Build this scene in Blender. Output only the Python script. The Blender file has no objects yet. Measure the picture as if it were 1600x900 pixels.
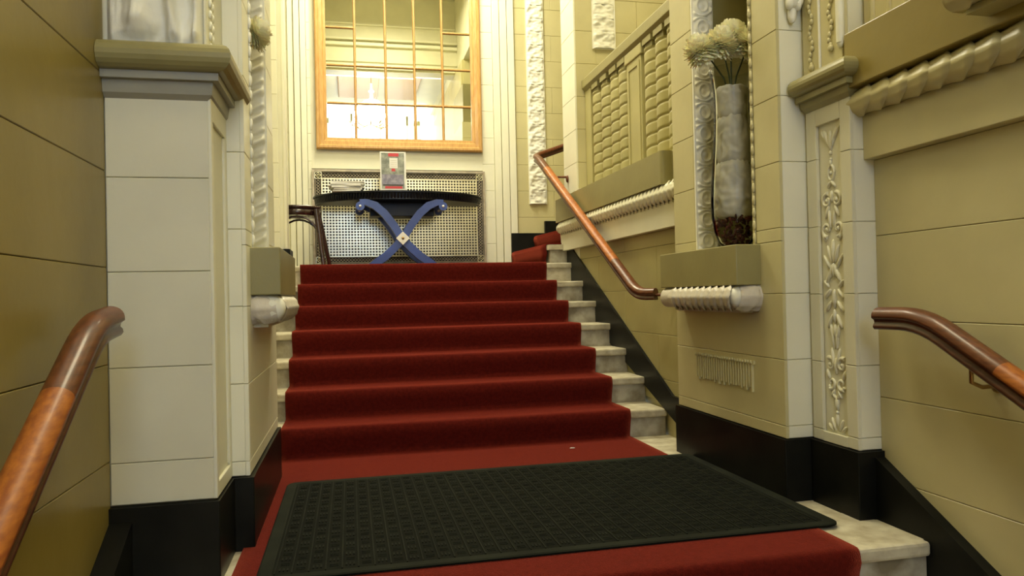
import bpy, bmesh, math, random
from math import sin, cos, pi, radians, sqrt, atan2
from mathutils import Vector, Matrix, noise
random.seed(7)
SC = bpy.context.scene
COL = SC.collection

# ------------------------------------------------------------------ camera
F, YAW, PITCH, ROLL, H = 1144.9, 0.2176, 0.0104, -0.0224, 0.8814
fw = Vector((sin(YAW)*cos(PITCH), cos(YAW)*cos(PITCH), sin(PITCH)))
rt = Vector((cos(YAW), -sin(YAW), 0)); up = rt.cross(fw)
rt, up = cos(ROLL)*rt + sin(ROLL)*up, -sin(ROLL)*rt + cos(ROLL)*up
cam = bpy.data.cameras.new('camera'); cam.sensor_width = 36; cam.lens = F/1600*36
cam.clip_start = 0.02
co = bpy.data.objects.new('camera', cam); COL.objects.link(co)
m = Matrix((rt, up, -fw)).transposed().to_4x4(); m.translation = (0, 0, H); co.matrix_world = m
SC.camera = co

# ------------------------------------------------------------------ world, lamps, exposure
W = bpy.data.worlds.new('world'); SC.world = W; W.use_nodes = True
W.node_tree.nodes['Background'].inputs[0].default_value = (0.75, 0.85, 1, 1)
W.node_tree.nodes['Background'].inputs[1].default_value = 0.3
SC.view_settings.view_transform = 'Standard'; SC.view_settings.look = 'None'
SC.view_settings.exposure = 0.22; SC.view_settings.gamma = 1.0
SC.view_settings.use_curve_mapping = False
SC.cycles.max_bounces = 8; SC.cycles.diffuse_bounces = 5; SC.cycles.glossy_bounces = 5
SC.cycles.caustics_reflective = False; SC.cycles.caustics_refractive = False
SC.cycles.use_denoising = True
SC.cycles.sample_clamp_indirect = 6

def area_light(name, loc, to, sx, sy, power, col):
    l = bpy.data.lights.new(name, 'AREA'); l.shape = 'RECTANGLE'; l.size = sx; l.size_y = sy
    l.energy = power; l.color = col
    o = bpy.data.objects.new(name, l); COL.objects.link(o); o.location = loc
    o.rotation_euler = (Vector(to)-Vector(loc)).to_track_quat('-Z', 'Y').to_euler()
    return o
def point_light(name, loc, power, col, r=.1):
    l = bpy.data.lights.new(name, 'POINT'); l.energy = power; l.color = col; l.shadow_soft_size = r
    o = bpy.data.objects.new(name, l); COL.objects.link(o); o.location = loc
    return o
WARM = (1.0, .88, .58)
area_light('lobby_window_daylight', (.8, -2.35, 3.6), (.6, 5, 1.6), 2.6, 2.6, 24, (1, .94, .74))
area_light('landing_ceiling_lamp', (.6, 6.2, 5.2), (.6, 6.6, 0), 1.2, .8, 125, (1, .93, .68))
area_light('hall_ceiling_lamp', (.6, 3.4, 5.9), (.6, 3.6, 0), 1.2, 1.2, 105, (1, .90, .60))
area_light('gallery_ceiling_lamp', (2.75, 4.9, 3.9), (2.5, 4.9, 0), .5, 1.2, 9, (1, .88, .5))

# ------------------------------------------------------------------ materials
def mat(name, col, rough=.5, metal=0, var=.08, scale=6, bump=0, bscale=30, col2=None, coat=0, spec=.5,
        emis=None, estr=0, trans=0, ior=1.45, stretch=None, detail=4, lo=.35, hi=.65):
    M = bpy.data.materials.new(name); M.use_nodes = True; nt = M.node_tree; N = nt.nodes; L = nt.links
    b = N['Principled BSDF']
    b.inputs['Roughness'].default_value = rough; b.inputs['Metallic'].default_value = metal
    b.inputs['Specular IOR Level'].default_value = spec; b.inputs['Coat Weight'].default_value = coat
    b.inputs['Coat Roughness'].default_value = .12
    b.inputs['Transmission Weight'].default_value = trans; b.inputs['IOR'].default_value = ior
    tc = N.new('ShaderNodeTexCoord'); src = tc.outputs['Object']
    geo = N.new('ShaderNodeNewGeometry'); src = geo.outputs['Position']
    if stretch:
        mp = N.new('ShaderNodeMapping'); mp.inputs['Scale'].default_value = stretch
        L.new(src, mp.inputs[0]); src = mp.outputs[0]
    nz = N.new('ShaderNodeTexNoise'); nz.inputs['Scale'].default_value = scale; nz.inputs['Detail'].default_value = detail
    L.new(src, nz.inputs['Vector'])
    rp = N.new('ShaderNodeValToRGB'); rp.color_ramp.elements[0].position = lo; rp.color_ramp.elements[1].position = hi
    c2 = col2 if col2 else tuple(c*(1-var) for c in col); c1 = col if col2 else tuple(min(1, c*(1+var)) for c in col)
    rp.color_ramp.elements[0].color = (*c2, 1); rp.color_ramp.elements[1].color = (*c1, 1)
    L.new(nz.outputs['Fac'], rp.inputs[0]); L.new(rp.outputs[0], b.inputs['Base Color'])
    if bump:
        n2 = N.new('ShaderNodeTexNoise'); n2.inputs['Scale'].default_value = bscale; n2.inputs['Detail'].default_value = 3
        L.new(src, n2.inputs['Vector'])
        bm_ = N.new('ShaderNodeBump'); bm_.inputs['Strength'].default_value = bump; bm_.inputs['Distance'].default_value = .01
        L.new(n2.outputs['Fac'], bm_.inputs['Height']); L.new(bm_.outputs[0], b.inputs['Normal'])
    if emis:
        b.inputs['Emission Color'].default_value = (*emis, 1); b.inputs['Emission Strength'].default_value = estr
    return M
cream = mat('cream_paint', (.72, .70, .53), .38, var=.04, scale=3, bump=.12, bscale=14)
pale = mat('pale_cream_paint', (.80, .785, .62), .4, var=.03, scale=3, bump=.1, bscale=14)
tan = mat('tan_paint', (.56, .51, .275), .36, var=.06, scale=3, bump=.12, bscale=14)
gold = mat('golden_tan_paint', (.42, .38, .17), .4, var=.07, scale=3, bump=.12, bscale=14)
olive = mat('olive_paint', (.265, .205, .05), .33, var=.07, scale=2.5, bump=.12, bscale=12)
olive2 = mat('olive_trim_paint', (.29, .26, .11), .36, var=.06, scale=4, bump=.08)
white = mat('white_relief_paint', (.82, .81, .70), .55, var=.04, scale=12, bump=.15, bscale=40, spec=.3)
silver = mat('whitened_moulding_paint', (.62, .57, .47), .34, var=.06, scale=14, bump=.25, bscale=60)
greytrim = mat('grey_trim_paint', (.33, .32, .25), .4, var=.05)
black = mat('black_marble', (.005, .0055, .0045), .34, spec=.16, var=.5, scale=5, col2=(.014, .014, .011), lo=.3, hi=.7, bump=.03)
stone = mat('worn_stone', (.60, .56, .42), .55, scale=14, col2=(.40, .35, .24), bump=.2, bscale=70, detail=8)
riserst = mat('grey_riser_stone', (.46, .43, .34), .6, scale=9, col2=(.20, .17, .11), bump=.4, bscale=40, detail=8)
carpetm = mat('red_carpet', (.10, .010, .0065), .95, var=.16, scale=60, bump=.5, bscale=260, spec=.05)
_b = carpetm.node_tree.nodes['Principled BSDF']; _b.inputs['Sheen Weight'].default_value = .5; _b.inputs['Sheen Roughness'].default_value = .35; _b.inputs['Sheen Tint'].default_value = (1, .19, .10, 1)
rubber = mat('black_rubber', (.0055, .0065, .0042), .92, var=.2, scale=10, spec=.12)
rubber2 = mat('worn_rubber_rib', (.011, .013, .008), .85, var=.3, scale=6, spec=.15)
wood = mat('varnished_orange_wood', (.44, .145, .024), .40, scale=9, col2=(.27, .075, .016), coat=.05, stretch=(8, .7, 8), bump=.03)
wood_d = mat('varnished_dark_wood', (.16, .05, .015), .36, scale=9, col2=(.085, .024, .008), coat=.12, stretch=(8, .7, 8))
wood_g = mat('shaded_side_wood', (.10, .032, .014), .3, scale=9, col2=(.05, .016, .008), coat=.4, stretch=(8, .7, 8))  # darker copy of the rail wood: underside shade is put into its colour
oak = mat('golden_oak', (.62, .36, .12), .35, scale=10, col2=(.50, .27, .08), coat=.2, stretch=(6, 6, 1))
brass = mat('aged_brass', (.35, .22, .08), .35, metal=.9, var=.2, scale=20)
mirror_m = mat('mirror_silver', (.90, .92, .86), .012, metal=1, var=.01)
blueleg = mat('blue_lacquer', (.035, .065, .27), .34, var=.12, scale=6, coat=.1)
blacktop = mat('black_lacquer', (.007, .008, .013), .35, var=.2, scale=6, spec=.3)
chairw = mat('dark_brown_bentwood', (.035, .014, .012), .25, var=.3, scale=8, coat=.5)
grillem = mat('perforated_brass_grille', (.80, .74, .48), .24, metal=.55, var=.08, scale=6)
grillef = mat('bronze_grille_frame', (.44, .38, .28), .4, metal=.3, var=.15, scale=20)
grilled = mat('cavity_shade', (.02, .018, .014), .6)
paper = mat('white_paper', (.82, .82, .80), .5, var=.02)
paper2 = mat('grey_newsprint', (.66, .64, .60), .7, var=.08, scale=40)
petal = mat('cream_petals', (.90, .87, .62), .6, var=.06, scale=30)
petal.node_tree.nodes['Principled BSDF'].inputs['Subsurface Weight'].default_value = .15
stemm = mat('dark_green_stem', (.05, .07, .025), .6)
tulle = mat('white_tulle', (.66, .62, .56), .8, var=.14, scale=14)
bark = mat('dark_red_potpourri', (.13, .03, .018), .7, scale=30, col2=(.05, .015, .01))
glass = bpy.data.materials.new('clear_glass'); glass.use_nodes = True
_n = glass.node_tree.nodes; _l = glass.node_tree.links; _n.clear()
_o = _n.new('ShaderNodeOutputMaterial'); _m = _n.new('ShaderNodeMixShader'); _t = _n.new('ShaderNodeBsdfTransparent'); _g = _n.new('ShaderNodeBsdfGlossy')
_f = _n.new('ShaderNodeLayerWeight'); _f.inputs[0].default_value = .12; _t.inputs[0].default_value = (.93, .94, .91, 1); _g.inputs['Roughness'].default_value = .03
_l.new(_f.outputs['Fresnel'], _m.inputs[0]); _l.new(_t.outputs[0], _m.inputs[1]); _l.new(_g.outputs[0], _m.inputs[2]); _l.new(_m.outputs[0], _o.inputs[0])
lampglow = mat('lit_bulb', (1, .9, .7), .4, emis=(1, .86, .6), estr=30)
crystal = mat('crystal', (.95, .95, .95), .05, trans=.6, var=0, emis=(1, .93, .78), estr=1.6)  # own emission stands in for bulb light sparkling in the crystal
winglow = mat('daylit_glass', (1, 1, 1), .4, var=0, emis=(.93, .97, 1), estr=1.8)
blueglow = mat('added_blue_glow', (.6, .8, 1), .4, var=0, emis=(.20, .43, 1), estr=8)
panelglow = mat('added_panel_glow', (1, 1, 1), .4, var=0, emis=(1, .93, .76), estr=2.2)
poster_g = mat('poster_photo', (.42, .44, .38), .4, scale=25, col2=(.18, .20, .17), detail=8)
poster_r = mat('poster_red', (.60, .05, .06), .4, var=.05)
poster_v = mat('poster_violet', (.36, .34, .42), .4, scale=30, col2=(.20, .19, .26))
dark_print = mat('dark_print', (.05, .05, .05), .5)

# ------------------------------------------------------------------ mesh helpers
class MB:
    def __init__(s): s.v = []; s.f = []; s.sm = []
    def add(s, vs, fs, smooth=False):
        n = len(s.v); s.v += [tuple(v) for v in vs]
        s.f += [tuple(i+n for i in f) for f in fs]; s.sm += [smooth]*len(fs)
        return s
    def box(s, a, b):
        x0, y0, z0 = [min(p, q) for p, q in zip(a, b)]; x1, y1, z1 = [max(p, q) for p, q in zip(a, b)]
        return s.add([(x0,y0,z0),(x1,y0,z0),(x1,y1,z0),(x0,y1,z0),(x0,y0,z1),(x1,y0,z1),(x1,y1,z1),(x0,y1,z1)],
                     [(0,3,2,1),(4,5,6,7),(0,1,5,4),(1,2,6,5),(2,3,7,6),(3,0,4,7)])
    def prism(s, poly, axis, a, b, smooth=False):
        """poly: list of 2-D points; axis X: (y,z), Y: (x,z), Z: (x,y)"""
        def P(p, t): return (t, p[0], p[1]) if axis == 'X' else (p[0], t, p[1]) if axis == 'Y' else (p[0], p[1], t)
        n = len(poly); vs = [P(p, a) for p in poly]+[P(p, b) for p in poly]
        s.add(vs, [(i, (i+1) % n, (i+1) % n+n, i+n) for i in range(n)], smooth)
        s.add(vs, [tuple(range(n-1, -1, -1)), tuple(range(n, 2*n))]); return s
    def sweep(s, prof, path, upv=(0,0,1), cap=True, smooth=True, scale=None):
        """prof: closed 2-D (side, up) list; path: 3-D points; mitred"""
        path = [Vector(p) for p in path]; n = len(prof); vs = []
        U = Vector(upv)
        for i, p in enumerate(path):
            d0 = (p-path[i-1]).normalized() if i else None
            d1 = (path[i+1]-p).normalized() if i < len(path)-1 else None
            d = (d0+d1).normalized() if d0 is not None and d1 is not None else (d1 if d0 is None else d0)
            side = d.cross(U).normalized(); u = side.cross(d).normalized()
            k = 1/max(.35, d.dot(d1)) if (d0 is not None and d1 is not None) else 1
            # mitre: widen in the bend plane
            bend = (d1-d0) if (d0 is not None and d1 is not None) else Vector((0,0,0))
            bu = abs(bend.dot(u)) > abs(bend.dot(side))
            sc = scale[i] if scale else 1
            for (a, b) in prof:
                vs.append(p + side*(a*sc*(1 if bu else k)) + u*(b*sc*(k if bu else 1)))
        fs = []
        for i in range(len(path)-1):
            for j in range(n):
                fs.append((i*n+j, i*n+(j+1) % n, (i+1)*n+(j+1) % n, (i+1)*n+j))
        s.add(vs, fs, smooth)
        if cap:
            s.add(vs, [tuple(range(n-1, -1, -1)), tuple(range((len(path)-1)*n, len(path)*n))])
        return s
    def tube(s, path, r, seg=8, cap=True, upv=(0,0,1)):
        if not isinstance(r, (list, tuple)): r = [r]*len(path)
        prof = [(cos(2*pi*i/seg), sin(2*pi*i/seg)) for i in range(seg)]
        P = [Vector(p) for p in path]; U = Vector(upv); vs = []; side = None
        for i, p in enumerate(P):
            d = (P[min(i+1, len(P)-1)]-P[max(i-1, 0)]).normalized()
            if side is None:
                side = d.cross(U)
                if side.length < .05: side = d.cross(Vector((1, 0, 0)))
            else: side = side-d*side.dot(d)
            side.normalize(); u = side.cross(d)
            for a, b in prof: vs.append(p+(side*a+u*b)*r[i])
        fs = [(i*seg+j, i*seg+(j+1) % seg, (i+1)*seg+(j+1) % seg, (i+1)*seg+j) for i in range(len(P)-1) for j in range(seg)]
        s.add(vs, fs, True)
        if cap: s.add(vs, [tuple(range(seg-1, -1, -1)), tuple(range((len(P)-1)*seg, len(P)*seg))])
        return s
    def lathe(s, prof, c=(0,0,0), seg=24, fn=None, smooth=True):
        vs = []; n = len(prof)
        for j in range(seg):
            a = 2*pi*j/seg
            for (r, z) in prof:
                rr = fn(a, z, r) if fn else r
                vs.append((c[0]+rr*cos(a), c[1]+rr*sin(a), c[2]+z))
        fs = [(j*n+i, ((j+1) % seg)*n+i, ((j+1) % seg)*n+i+1, j*n+i+1) for j in range(seg) for i in range(n-1)]
        s.add(vs, fs, smooth)
        s.add(vs, [tuple(j*n for j in range(seg-1, -1, -1)), tuple(j*n+n-1 for j in range(seg))])
        return s
    def ell(s, c, r, rot=None, seg=8, rings=5):
        vs = [Vector((0, 0, -r[2]))]
        for i in range(1, rings):
            t = -pi/2+pi*i/rings
            for j in range(seg):
                a = 2*pi*j/seg; vs.append(Vector((r[0]*cos(t)*cos(a), r[1]*cos(t)*sin(a), r[2]*sin(t))))
        vs.append(Vector((0, 0, r[2])))
        if rot: vs = [rot @ v for v in vs]
        vs = [v+Vector(c) for v in vs]; fs = []
        for j in range(seg):
            fs.append((0, 1+(j+1) % seg, 1+j))
            for i in range(rings-2):
                a = 1+i*seg; fs.append((a+j, a+(j+1) % seg, a+seg+(j+1) % seg, a+seg+j))
            a = 1+(rings-2)*seg; fs.append((a+j, a+(j+1) % seg, len(vs)-1))
        return s.add(vs, fs, True)
    def grid(s, fn, nu, nv, smooth=True, skirt=None):
        vs = [fn(i/nu, j/nv) for i in range(nu+1) for j in range(nv+1)]
        s.add(vs, [(i*(nv+1)+j, (i+1)*(nv+1)+j, (i+1)*(nv+1)+j+1, i*(nv+1)+j+1) for i in range(nu) for j in range(nv)], smooth)
        return s
    def mesh(s, name, m):
        me = bpy.data.meshes.new(name); me.from_pydata(s.v, [], s.f)
        me.polygons.foreach_set('use_smooth', s.sm); me.materials.append(m); me.update()
        b = bmesh.new(); b.from_mesh(me); bmesh.ops.recalc_face_normals(b, faces=b.faces); b.to_mesh(me); b.free()
        return me
    def build(s, name, m, parent=None, bevel=0, loc=None):
        o = bpy.data.objects.new(name, s.mesh(name, m)); COL.objects.link(o)
        if parent: o.parent = parent
        if loc: o.location = loc
        if bevel:
            md = o.modifiers.new('bevel', 'BEVEL'); md.width = bevel; md.segments = 2; md.limit_method = 'ANGLE'
            md.angle_limit = radians(50)
        return o
def inst(me, name, parent, loc=(0,0,0), rot=None, scl=None):
    o = bpy.data.objects.new(name, me); COL.objects.link(o); o.parent = parent; o.location = loc
    if rot is not None: o.rotation_euler = rot
    if scl is not None: o.scale = scl
    return o
def empty(name, loc=(0,0,0)):
    o = bpy.data.objects.new(name, None); COL.objects.link(o); o.location = loc; o.empty_display_size = .05; return o
def tag(o, label, cat, group=None, kind=None):
    if label: o['label'] = label
    if cat: o['category'] = cat
    if group: o['group'] = group
    if kind: o['kind'] = kind
    return o
def struct(o): o['kind'] = 'structure'; return o
def thing(name, label, cat, loc=(0,0,0), group=None): return tag(empty(name, loc), label, cat, group)
def copy_tree(o, parent=None):
    c = o.copy(); COL.objects.link(c); c.parent = parent
    for ch in list(o.children): copy_tree(ch, c)
    return c

_bc = {}
def block_mesh(w, h, d, m, axis, sgn):
    """block with chamfered face. face lies in plane axis=0, body recedes opposite the normal sgn. local u from 0..w, z 0..h"""
    key = (round(w, 3), round(h, 3), round(d, 3), m.name, axis, sgn)
    if key in _bc: return _bc[key]
    c = .0022; mb = MB(); V = []
    def P(u, z, t): return (-sgn*t, u, z) if axis == 'X' else (u, -sgn*t, z)
    for (t, e) in ((0, c), (c, 0), (d, 0)):
        V += [P(e, e, t), P(w-e, e, t), P(w-e, h-e, t), P(e, h-e, t)]
    fs = [(0,1,2,3), (8,9,10,11)]
    for k in (0, 4):
        for i in range(4): fs.append((k+i, k+(i+1) % 4, k+4+(i+1) % 4, k+4+i))
    mb.add(V, fs); me = mb.mesh('block', m); _bc[key] = me; return me
def ashlar(parent, axis, const, sgn, u0, u1, zs, m, blen=None, depth=.014, gap=.0018, first=0):
    """courses between successive zs; vertical joints every blen (running bond)"""
    for k in range(len(zs)-1):
        z0, z1 = zs[k], zs[k+1]
        cuts = [u0]
        if blen:
            x = u0 + (blen*.5 if (k+first) % 2 else blen)
            while x < u1-.08: cuts.append(x); x += blen
        cuts.append(u1)
        for i in range(len(cuts)-1):
            a, b = cuts[i], cuts[i+1]
            ga = gap/2 if i else 0; gb = gap/2 if i < len(cuts)-2 else 0
            me = block_mesh(b-a-ga-gb, z1-z0-gap, depth, m, axis, sgn)
            loc = (const, a+ga, z0+gap/2) if axis == 'X' else (a+ga, const, z0+gap/2)
            inst(me, 'block', parent, loc)
def courses(z0, z1, ref, pitch):
    zs = [z0]; k = math.ceil((z0+.04-ref)/pitch); z = ref+k*pitch
    while z < z1-.04: zs.append(z); z += pitch
    zs.append(z1); return zs

RISE, TREAD, Y1, XL, XR, XS = .165, .3108, 4.2026, -.385, 1.646, 1.889
TOPZ = 7*RISE
CEIL = 6.3
YB = 7.5
T = .016   # block layer over the backing

# ================================================================== FLOORS
f = MB().box((-.80, 2.20, -.30), (2.0, 4.24, -.0)).build('floor', stone); struct(f)
slabs = []
# front landing slab with a projecting nosing
mb = MB().box((-.79, 2.165, -.05), (1.937, 2.55, .0015)); mb.build('landing_edge_slab', stone, f, bevel=.012)
f2 = MB().box((-1.6, Y1+6*TREAD+.02, TOPZ-.25), (3.4, YB+.1, TOPZ-.004)).build('floor', stone); struct(f2)
f3 = MB().box((-1.5, -2.6, -.925), (3.0, 1.0, -.825)).build('floor', stone); struct(f3)

# ================================================================== STAIRCASE
st = thing('staircase', 'worn pale stone staircase of seven steps rising under the red carpet to the mirror landing', 'staircase', (.63, 4.2, 0))
def W2(o): o.location = tuple(-c for c in st.location); return o
for k in range(1, 8):
    y = Y1+(k-1)*TREAD; z = k*RISE; yb = y+TREAD+.03 if k < 7 else y+.06
    xl = -.62
    W2(MB().box((xl, y, z-.046), (XS, yb, z)).build('tread', stone, st, bevel=.010))
    W2(MB().box((xl, y+.022, z-RISE), (XS-.003, yb, z-.0465)).build('riser', riserst, st))
# winding steps that turn right behind the newel
w8 = [(1.70, 6.175), (1.89, 6.175), (1.89, 6.27), (3.3, 6.27), (3.3, 7.48), (1.66, 7.48)]
w9 = [(2.0, 6.275), (3.3, 6.275), (3.3, 7.48), (1.90, 7.48)]
w10 = [(2.31, 6.275), (3.3, 6.275), (3.3, 7.48), (2.36, 7.48)]
for i, w in enumerate((w8, w9, w10)):
    z = TOPZ+(i+1)*RISE
    W2(MB().prism(w, 'Z', z-.045, z).build('tread', stone, st, bevel=.008))
    wi = [(x+.02 if j in (0, len(w)-1) else x, yy+.02 if j < 2 else yy) for j, (x, yy) in enumerate(w)]
    W2(MB().prism(wi, 'Z', z-RISE, z-.0455).build('riser', riserst, st))
# lower flight going down to the lobby (nearest the camera)
for k in range(0, 5):
    y = 2.165-k*TREAD; z = -k*RISE
    if k: W2(MB().box((-.70, y, z-.046), (1.937, y+TREAD+.03, z)).build('tread', stone, st, bevel=.010))
    W2(MB().box((-.70, y+.022, z-RISE), (1.934, y+TREAD+.0, z-.0505)).build('riser', riserst, st))

# ================================================================== CARPET
def carpet_profile():
    """centre-line (y,z) of the carpet's upper surface from the lobby up to the landing"""
    pts = []
    def nose(y, z, t=.012):
        # comes down riser, round the nosing
        pts.append((y+.008, z-RISE+t+.0)); pts.append((y+.004, z-RISE+t+.03))
        pts.append((y-.008, z-.07)); pts.append((y-t-.006, z-.035)); pts.append((y-t-.002, z-.012))
        for a in (20, 45, 70): pts.append((y+.008-(.020)*cos(radians(a)), z-.006+(.018)*sin(radians(a))))
        pts.append((y+.02, z+t)); pts.append((y+.05, z+t))
    for k in range(4, 0, -1): nose(2.165-k*TREAD, -k*RISE)
    nose(2.165, 0)
    pts.append((3.0, .012)); pts.append((4.1, .012))
    for k in range(1, 8): nose(Y1+(k-1)*TREAD, k*RISE)
    pts.append((6.8, TOPZ+.012)); pts.append((7.44, TOPZ+.012))
    return pts
cp = carpet_profile()
mb = MB(); nx = 36; n = len(cp)
vs = []
for j in range(nx+1):
    x = XL+(XR-XL)*j/nx
    for (y, z) in cp:
        wv = .0035*noise.noise(Vector((x*2.2, y*3, z*3)))
        e = .003*noise.noise(Vector((y*4, 3, z*4))) if j in (0, nx) else 0
        vs.append((x+e, y+wv, z+wv*.6))
mb.add(vs, [(j*n+i, (j+1)*n+i, (j+1)*n+i+1, j*n+i+1) for j in range(nx) for i in range(n-1)], True)
carpet = mb.build('stair_carpet', carpetm)
md = carpet.modifiers.new('thick', 'SOLIDIFY'); md.thickness = .010; md.offset = -1
tag(carpet, 'wide plain red carpet runner covering the landing and seven stairs', 'carpet')
# carpet on the turning steps
mb = MB()
for i, (w, xo) in enumerate(((w8, 0), (w9, 0))):
    z = TOPZ+(i+1)*RISE; t = .012
    a = Vector((w[0][0]+.0, w[0][1]+(.055 if i == 0 else .0), 0)); b = Vector((w[-1][0], w[-1][1]-.06, 0))
    prof = [(.3, t), (.05, t), (.01, t-.002), (-.008, 0), (-.014, -.03), (-.004, -.07), (.004, -RISE+t)]
    if i == 0: prof[-1] = (-.02, -RISE+t)
    g = []
    for q in range(9):
        p = a.lerp(b, q/8)
        for (dx, dz) in prof: g.append((p.x+dx, p.y, z+dz))
    m_ = len(prof)
    mb.add(g, [(q*m_+r, (q+1)*m_+r, (q+1)*m_+r+1, q*m_+r+1) for q in range(8) for r in range(m_-1)], True)
    # front flap facing the flight
    c2 = mb.build('winder_carpet_piece', carpetm, carpet) if False else None
wc = mb.build('turning_step_carpet', carpetm, carpet)
md = wc.modifiers.new('thick', 'SOLIDIFY'); md.thickness = .010; md.offset = 0
# small paper scrap
sc_ = MB().add([(1.19, 3.97, .016), (1.215, 3.965, .018), (1.222, 3.975, .017), (1.20, 3.985, .016), (1.19, 3.97, .0145), (1.215, 3.965, .0145), (1.222, 3.975, .0145), (1.20, 3.985, .0145)],
               [(0,1,2,3),(4,7,6,5),(0,4,5,1),(1,5,6,2),(2,6,7,3),(3,7,4,0)]).build('paper_scrap', paper)
tag(sc_, 'tiny white paper scrap lying on the red carpet below the first step', 'litter')

# ================================================================== RUBBER MAT
mt = thing('floor_mat', 'large black rubber entrance mat with ribbed pattern lying on the red carpet', 'mat', (.70, 3.0, .013))
mx0, mx1, my0, my1 = -.305, 1.745, 2.372, 3.62
def rrect(x0, y0, x1, y1, r, n=4):
    P = []
    for cx, cy, a0 in ((x1-r, y1-r, 0), (x0+r, y1-r, 90), (x0+r, y0+r, 180), (x1-r, y0+r, 270)):
        for i in range(n+1):
            a = radians(a0+90*i/n); P.append((cx+r*cos(a), cy+r*sin(a)))
    return P
ox, oy, oz = -.70, -3.0, -.013
def M2(o): o.location = (ox, oy, oz); return o
M2(MB().prism(rrect(mx0, my0, mx1, my1, .05), 'Z', .0135, .0195).build('mat_base', rubber, mt, bevel=.002))
P1 = rrect(mx0, my0, mx1, my1, .05); P2 = rrect(mx0+.045, my0+.045, mx1-.045, my1-.045, .02)
nn = len(P1)
mb = MB()
q = .006
P1b = rrect(mx0+q, my0+q, mx1-q, my1-q, .045); P2b = rrect(mx0+.045-q, my0+.045-q, mx1-.045+q, my1-.045+q, .026)
vs = [(x, y, .0195) for x, y in P1]+[(x, y, .023) for x, y in P1b]+[(x, y, .023) for x, y in P2b]+[(x, y, .0195) for x, y in P2]
mb.add(vs, [(k*nn+i, k*nn+(i+1) % nn, (k+1)*nn+(i+1) % nn, (k+1)*nn+i) for k in range(3) for i in range(nn)])
M2(mb.build('mat_border', rubber2, mt))
ribs = MB(); nubs = MB()
px = .052; nxr = int((mx1-mx0-.11)/px)
for i in range(nxr+1):
    x = mx0+.055+i*px
    ribs.box((x-.0022, my0+.05, .0195), (x+.0022, my1-.05, .0228))
    if i < nxr:
        for j in range(23):
            y = my0+.075+j*.0495
            if (i+j) % 2 == 0:
                for k in range(3): nubs.box((x+.011+k*.012, y, .0195), (x+.016+k*.012, y+.024, .0222))
            else:
                nubs.box((x+.012, y+.004, .0195), (x+.040, y+.007, .0216)); nubs.box((x+.012, y+.018, .0195), (x+.040, y+.021, .0216))
o = M2(ribs.build('mat_rib', rubber2, mt)); o['kind'] = 'stuff'
o = M2(nubs.build('mat_nub', rubber2, mt)); o['kind'] = 'stuff'

# ================================================================== RELIEF PIECES
def leaf_tile(w, h, d, m, kind=0, name='leaf'):
    """a relief leaf tile in local (x across, z up), facing -Y"""
    nu, nv = (20, 18) if kind < 2 else (18, 16)
    G = lambda x, s_: math.exp(-(x/s_)**2)
    def hgt(u, v):
        a = u*2-1
        if kind == 0:      # oval eye held by crossing ribs
            rr = sqrt(((a+.12)/.55)**2+((v-.52)/.30)**2)
            r = G(rr-1, .22)*.9+.5*G(rr, .35)
            for k_ in (-1, 1):
                r = max(r, .95*G(v-.5-k_*(.46-.25*(a+.2)**2), .055))
                r = max(r, .6*G(v-.5-k_*(.34-.30*a), .045)*(1 if a > .1 else .2))
            r += .25*G(a-.85, .12)
        elif kind == 1:    # slanting folded leaves
            t = (v-.50*u) % 1.0
            r = .15+.95*G(t-.30, .13)+.75*G(t-.72, .08)*(.3+.7*u)+.35*G(a+.55, .2)*G(v-.5, .25)
        else:              # foliage for the wall strips
            r = .45+.9*noise.noise(Vector((u*4.1+7*kind, v*5.3, kind*2.1)))+.7*abs(noise.noise(Vector((u*8, v*10+kind, 1.7))))
            r += .35*sin(v*2*pi+3*abs(a))
        e = min(1, (1-abs(a))*8)
        return d*(.12+.88*max(0, min(1.4, r)))*e
    mb = MB()
    mb.grid(lambda u, v: (u*w-w/2, -hgt(u, v), v*h), nu, nv, True)
    return mb.mesh(name, m)
def strip_y(parent, xc, yface, z0, z1, w, tile_h, m, kind, d=.022, rotz=0, name='leaf'):
    """a vertical strip of leaf tiles whose backing plate is already there"""
    n = max(1, round((z1-z0)/tile_h)); th = (z1-z0)/n
    ms = [leaf_tile(w, th*1.0, d, m, kind+q*.37 if kind >= 2 else kind, name) for q in range(3 if kind >= 2 else 1)]
    for i in range(n):
        inst(ms[i % len(ms)], name, parent, (xc, yface, z0+i*th), (0, 0, rotz))

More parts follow.
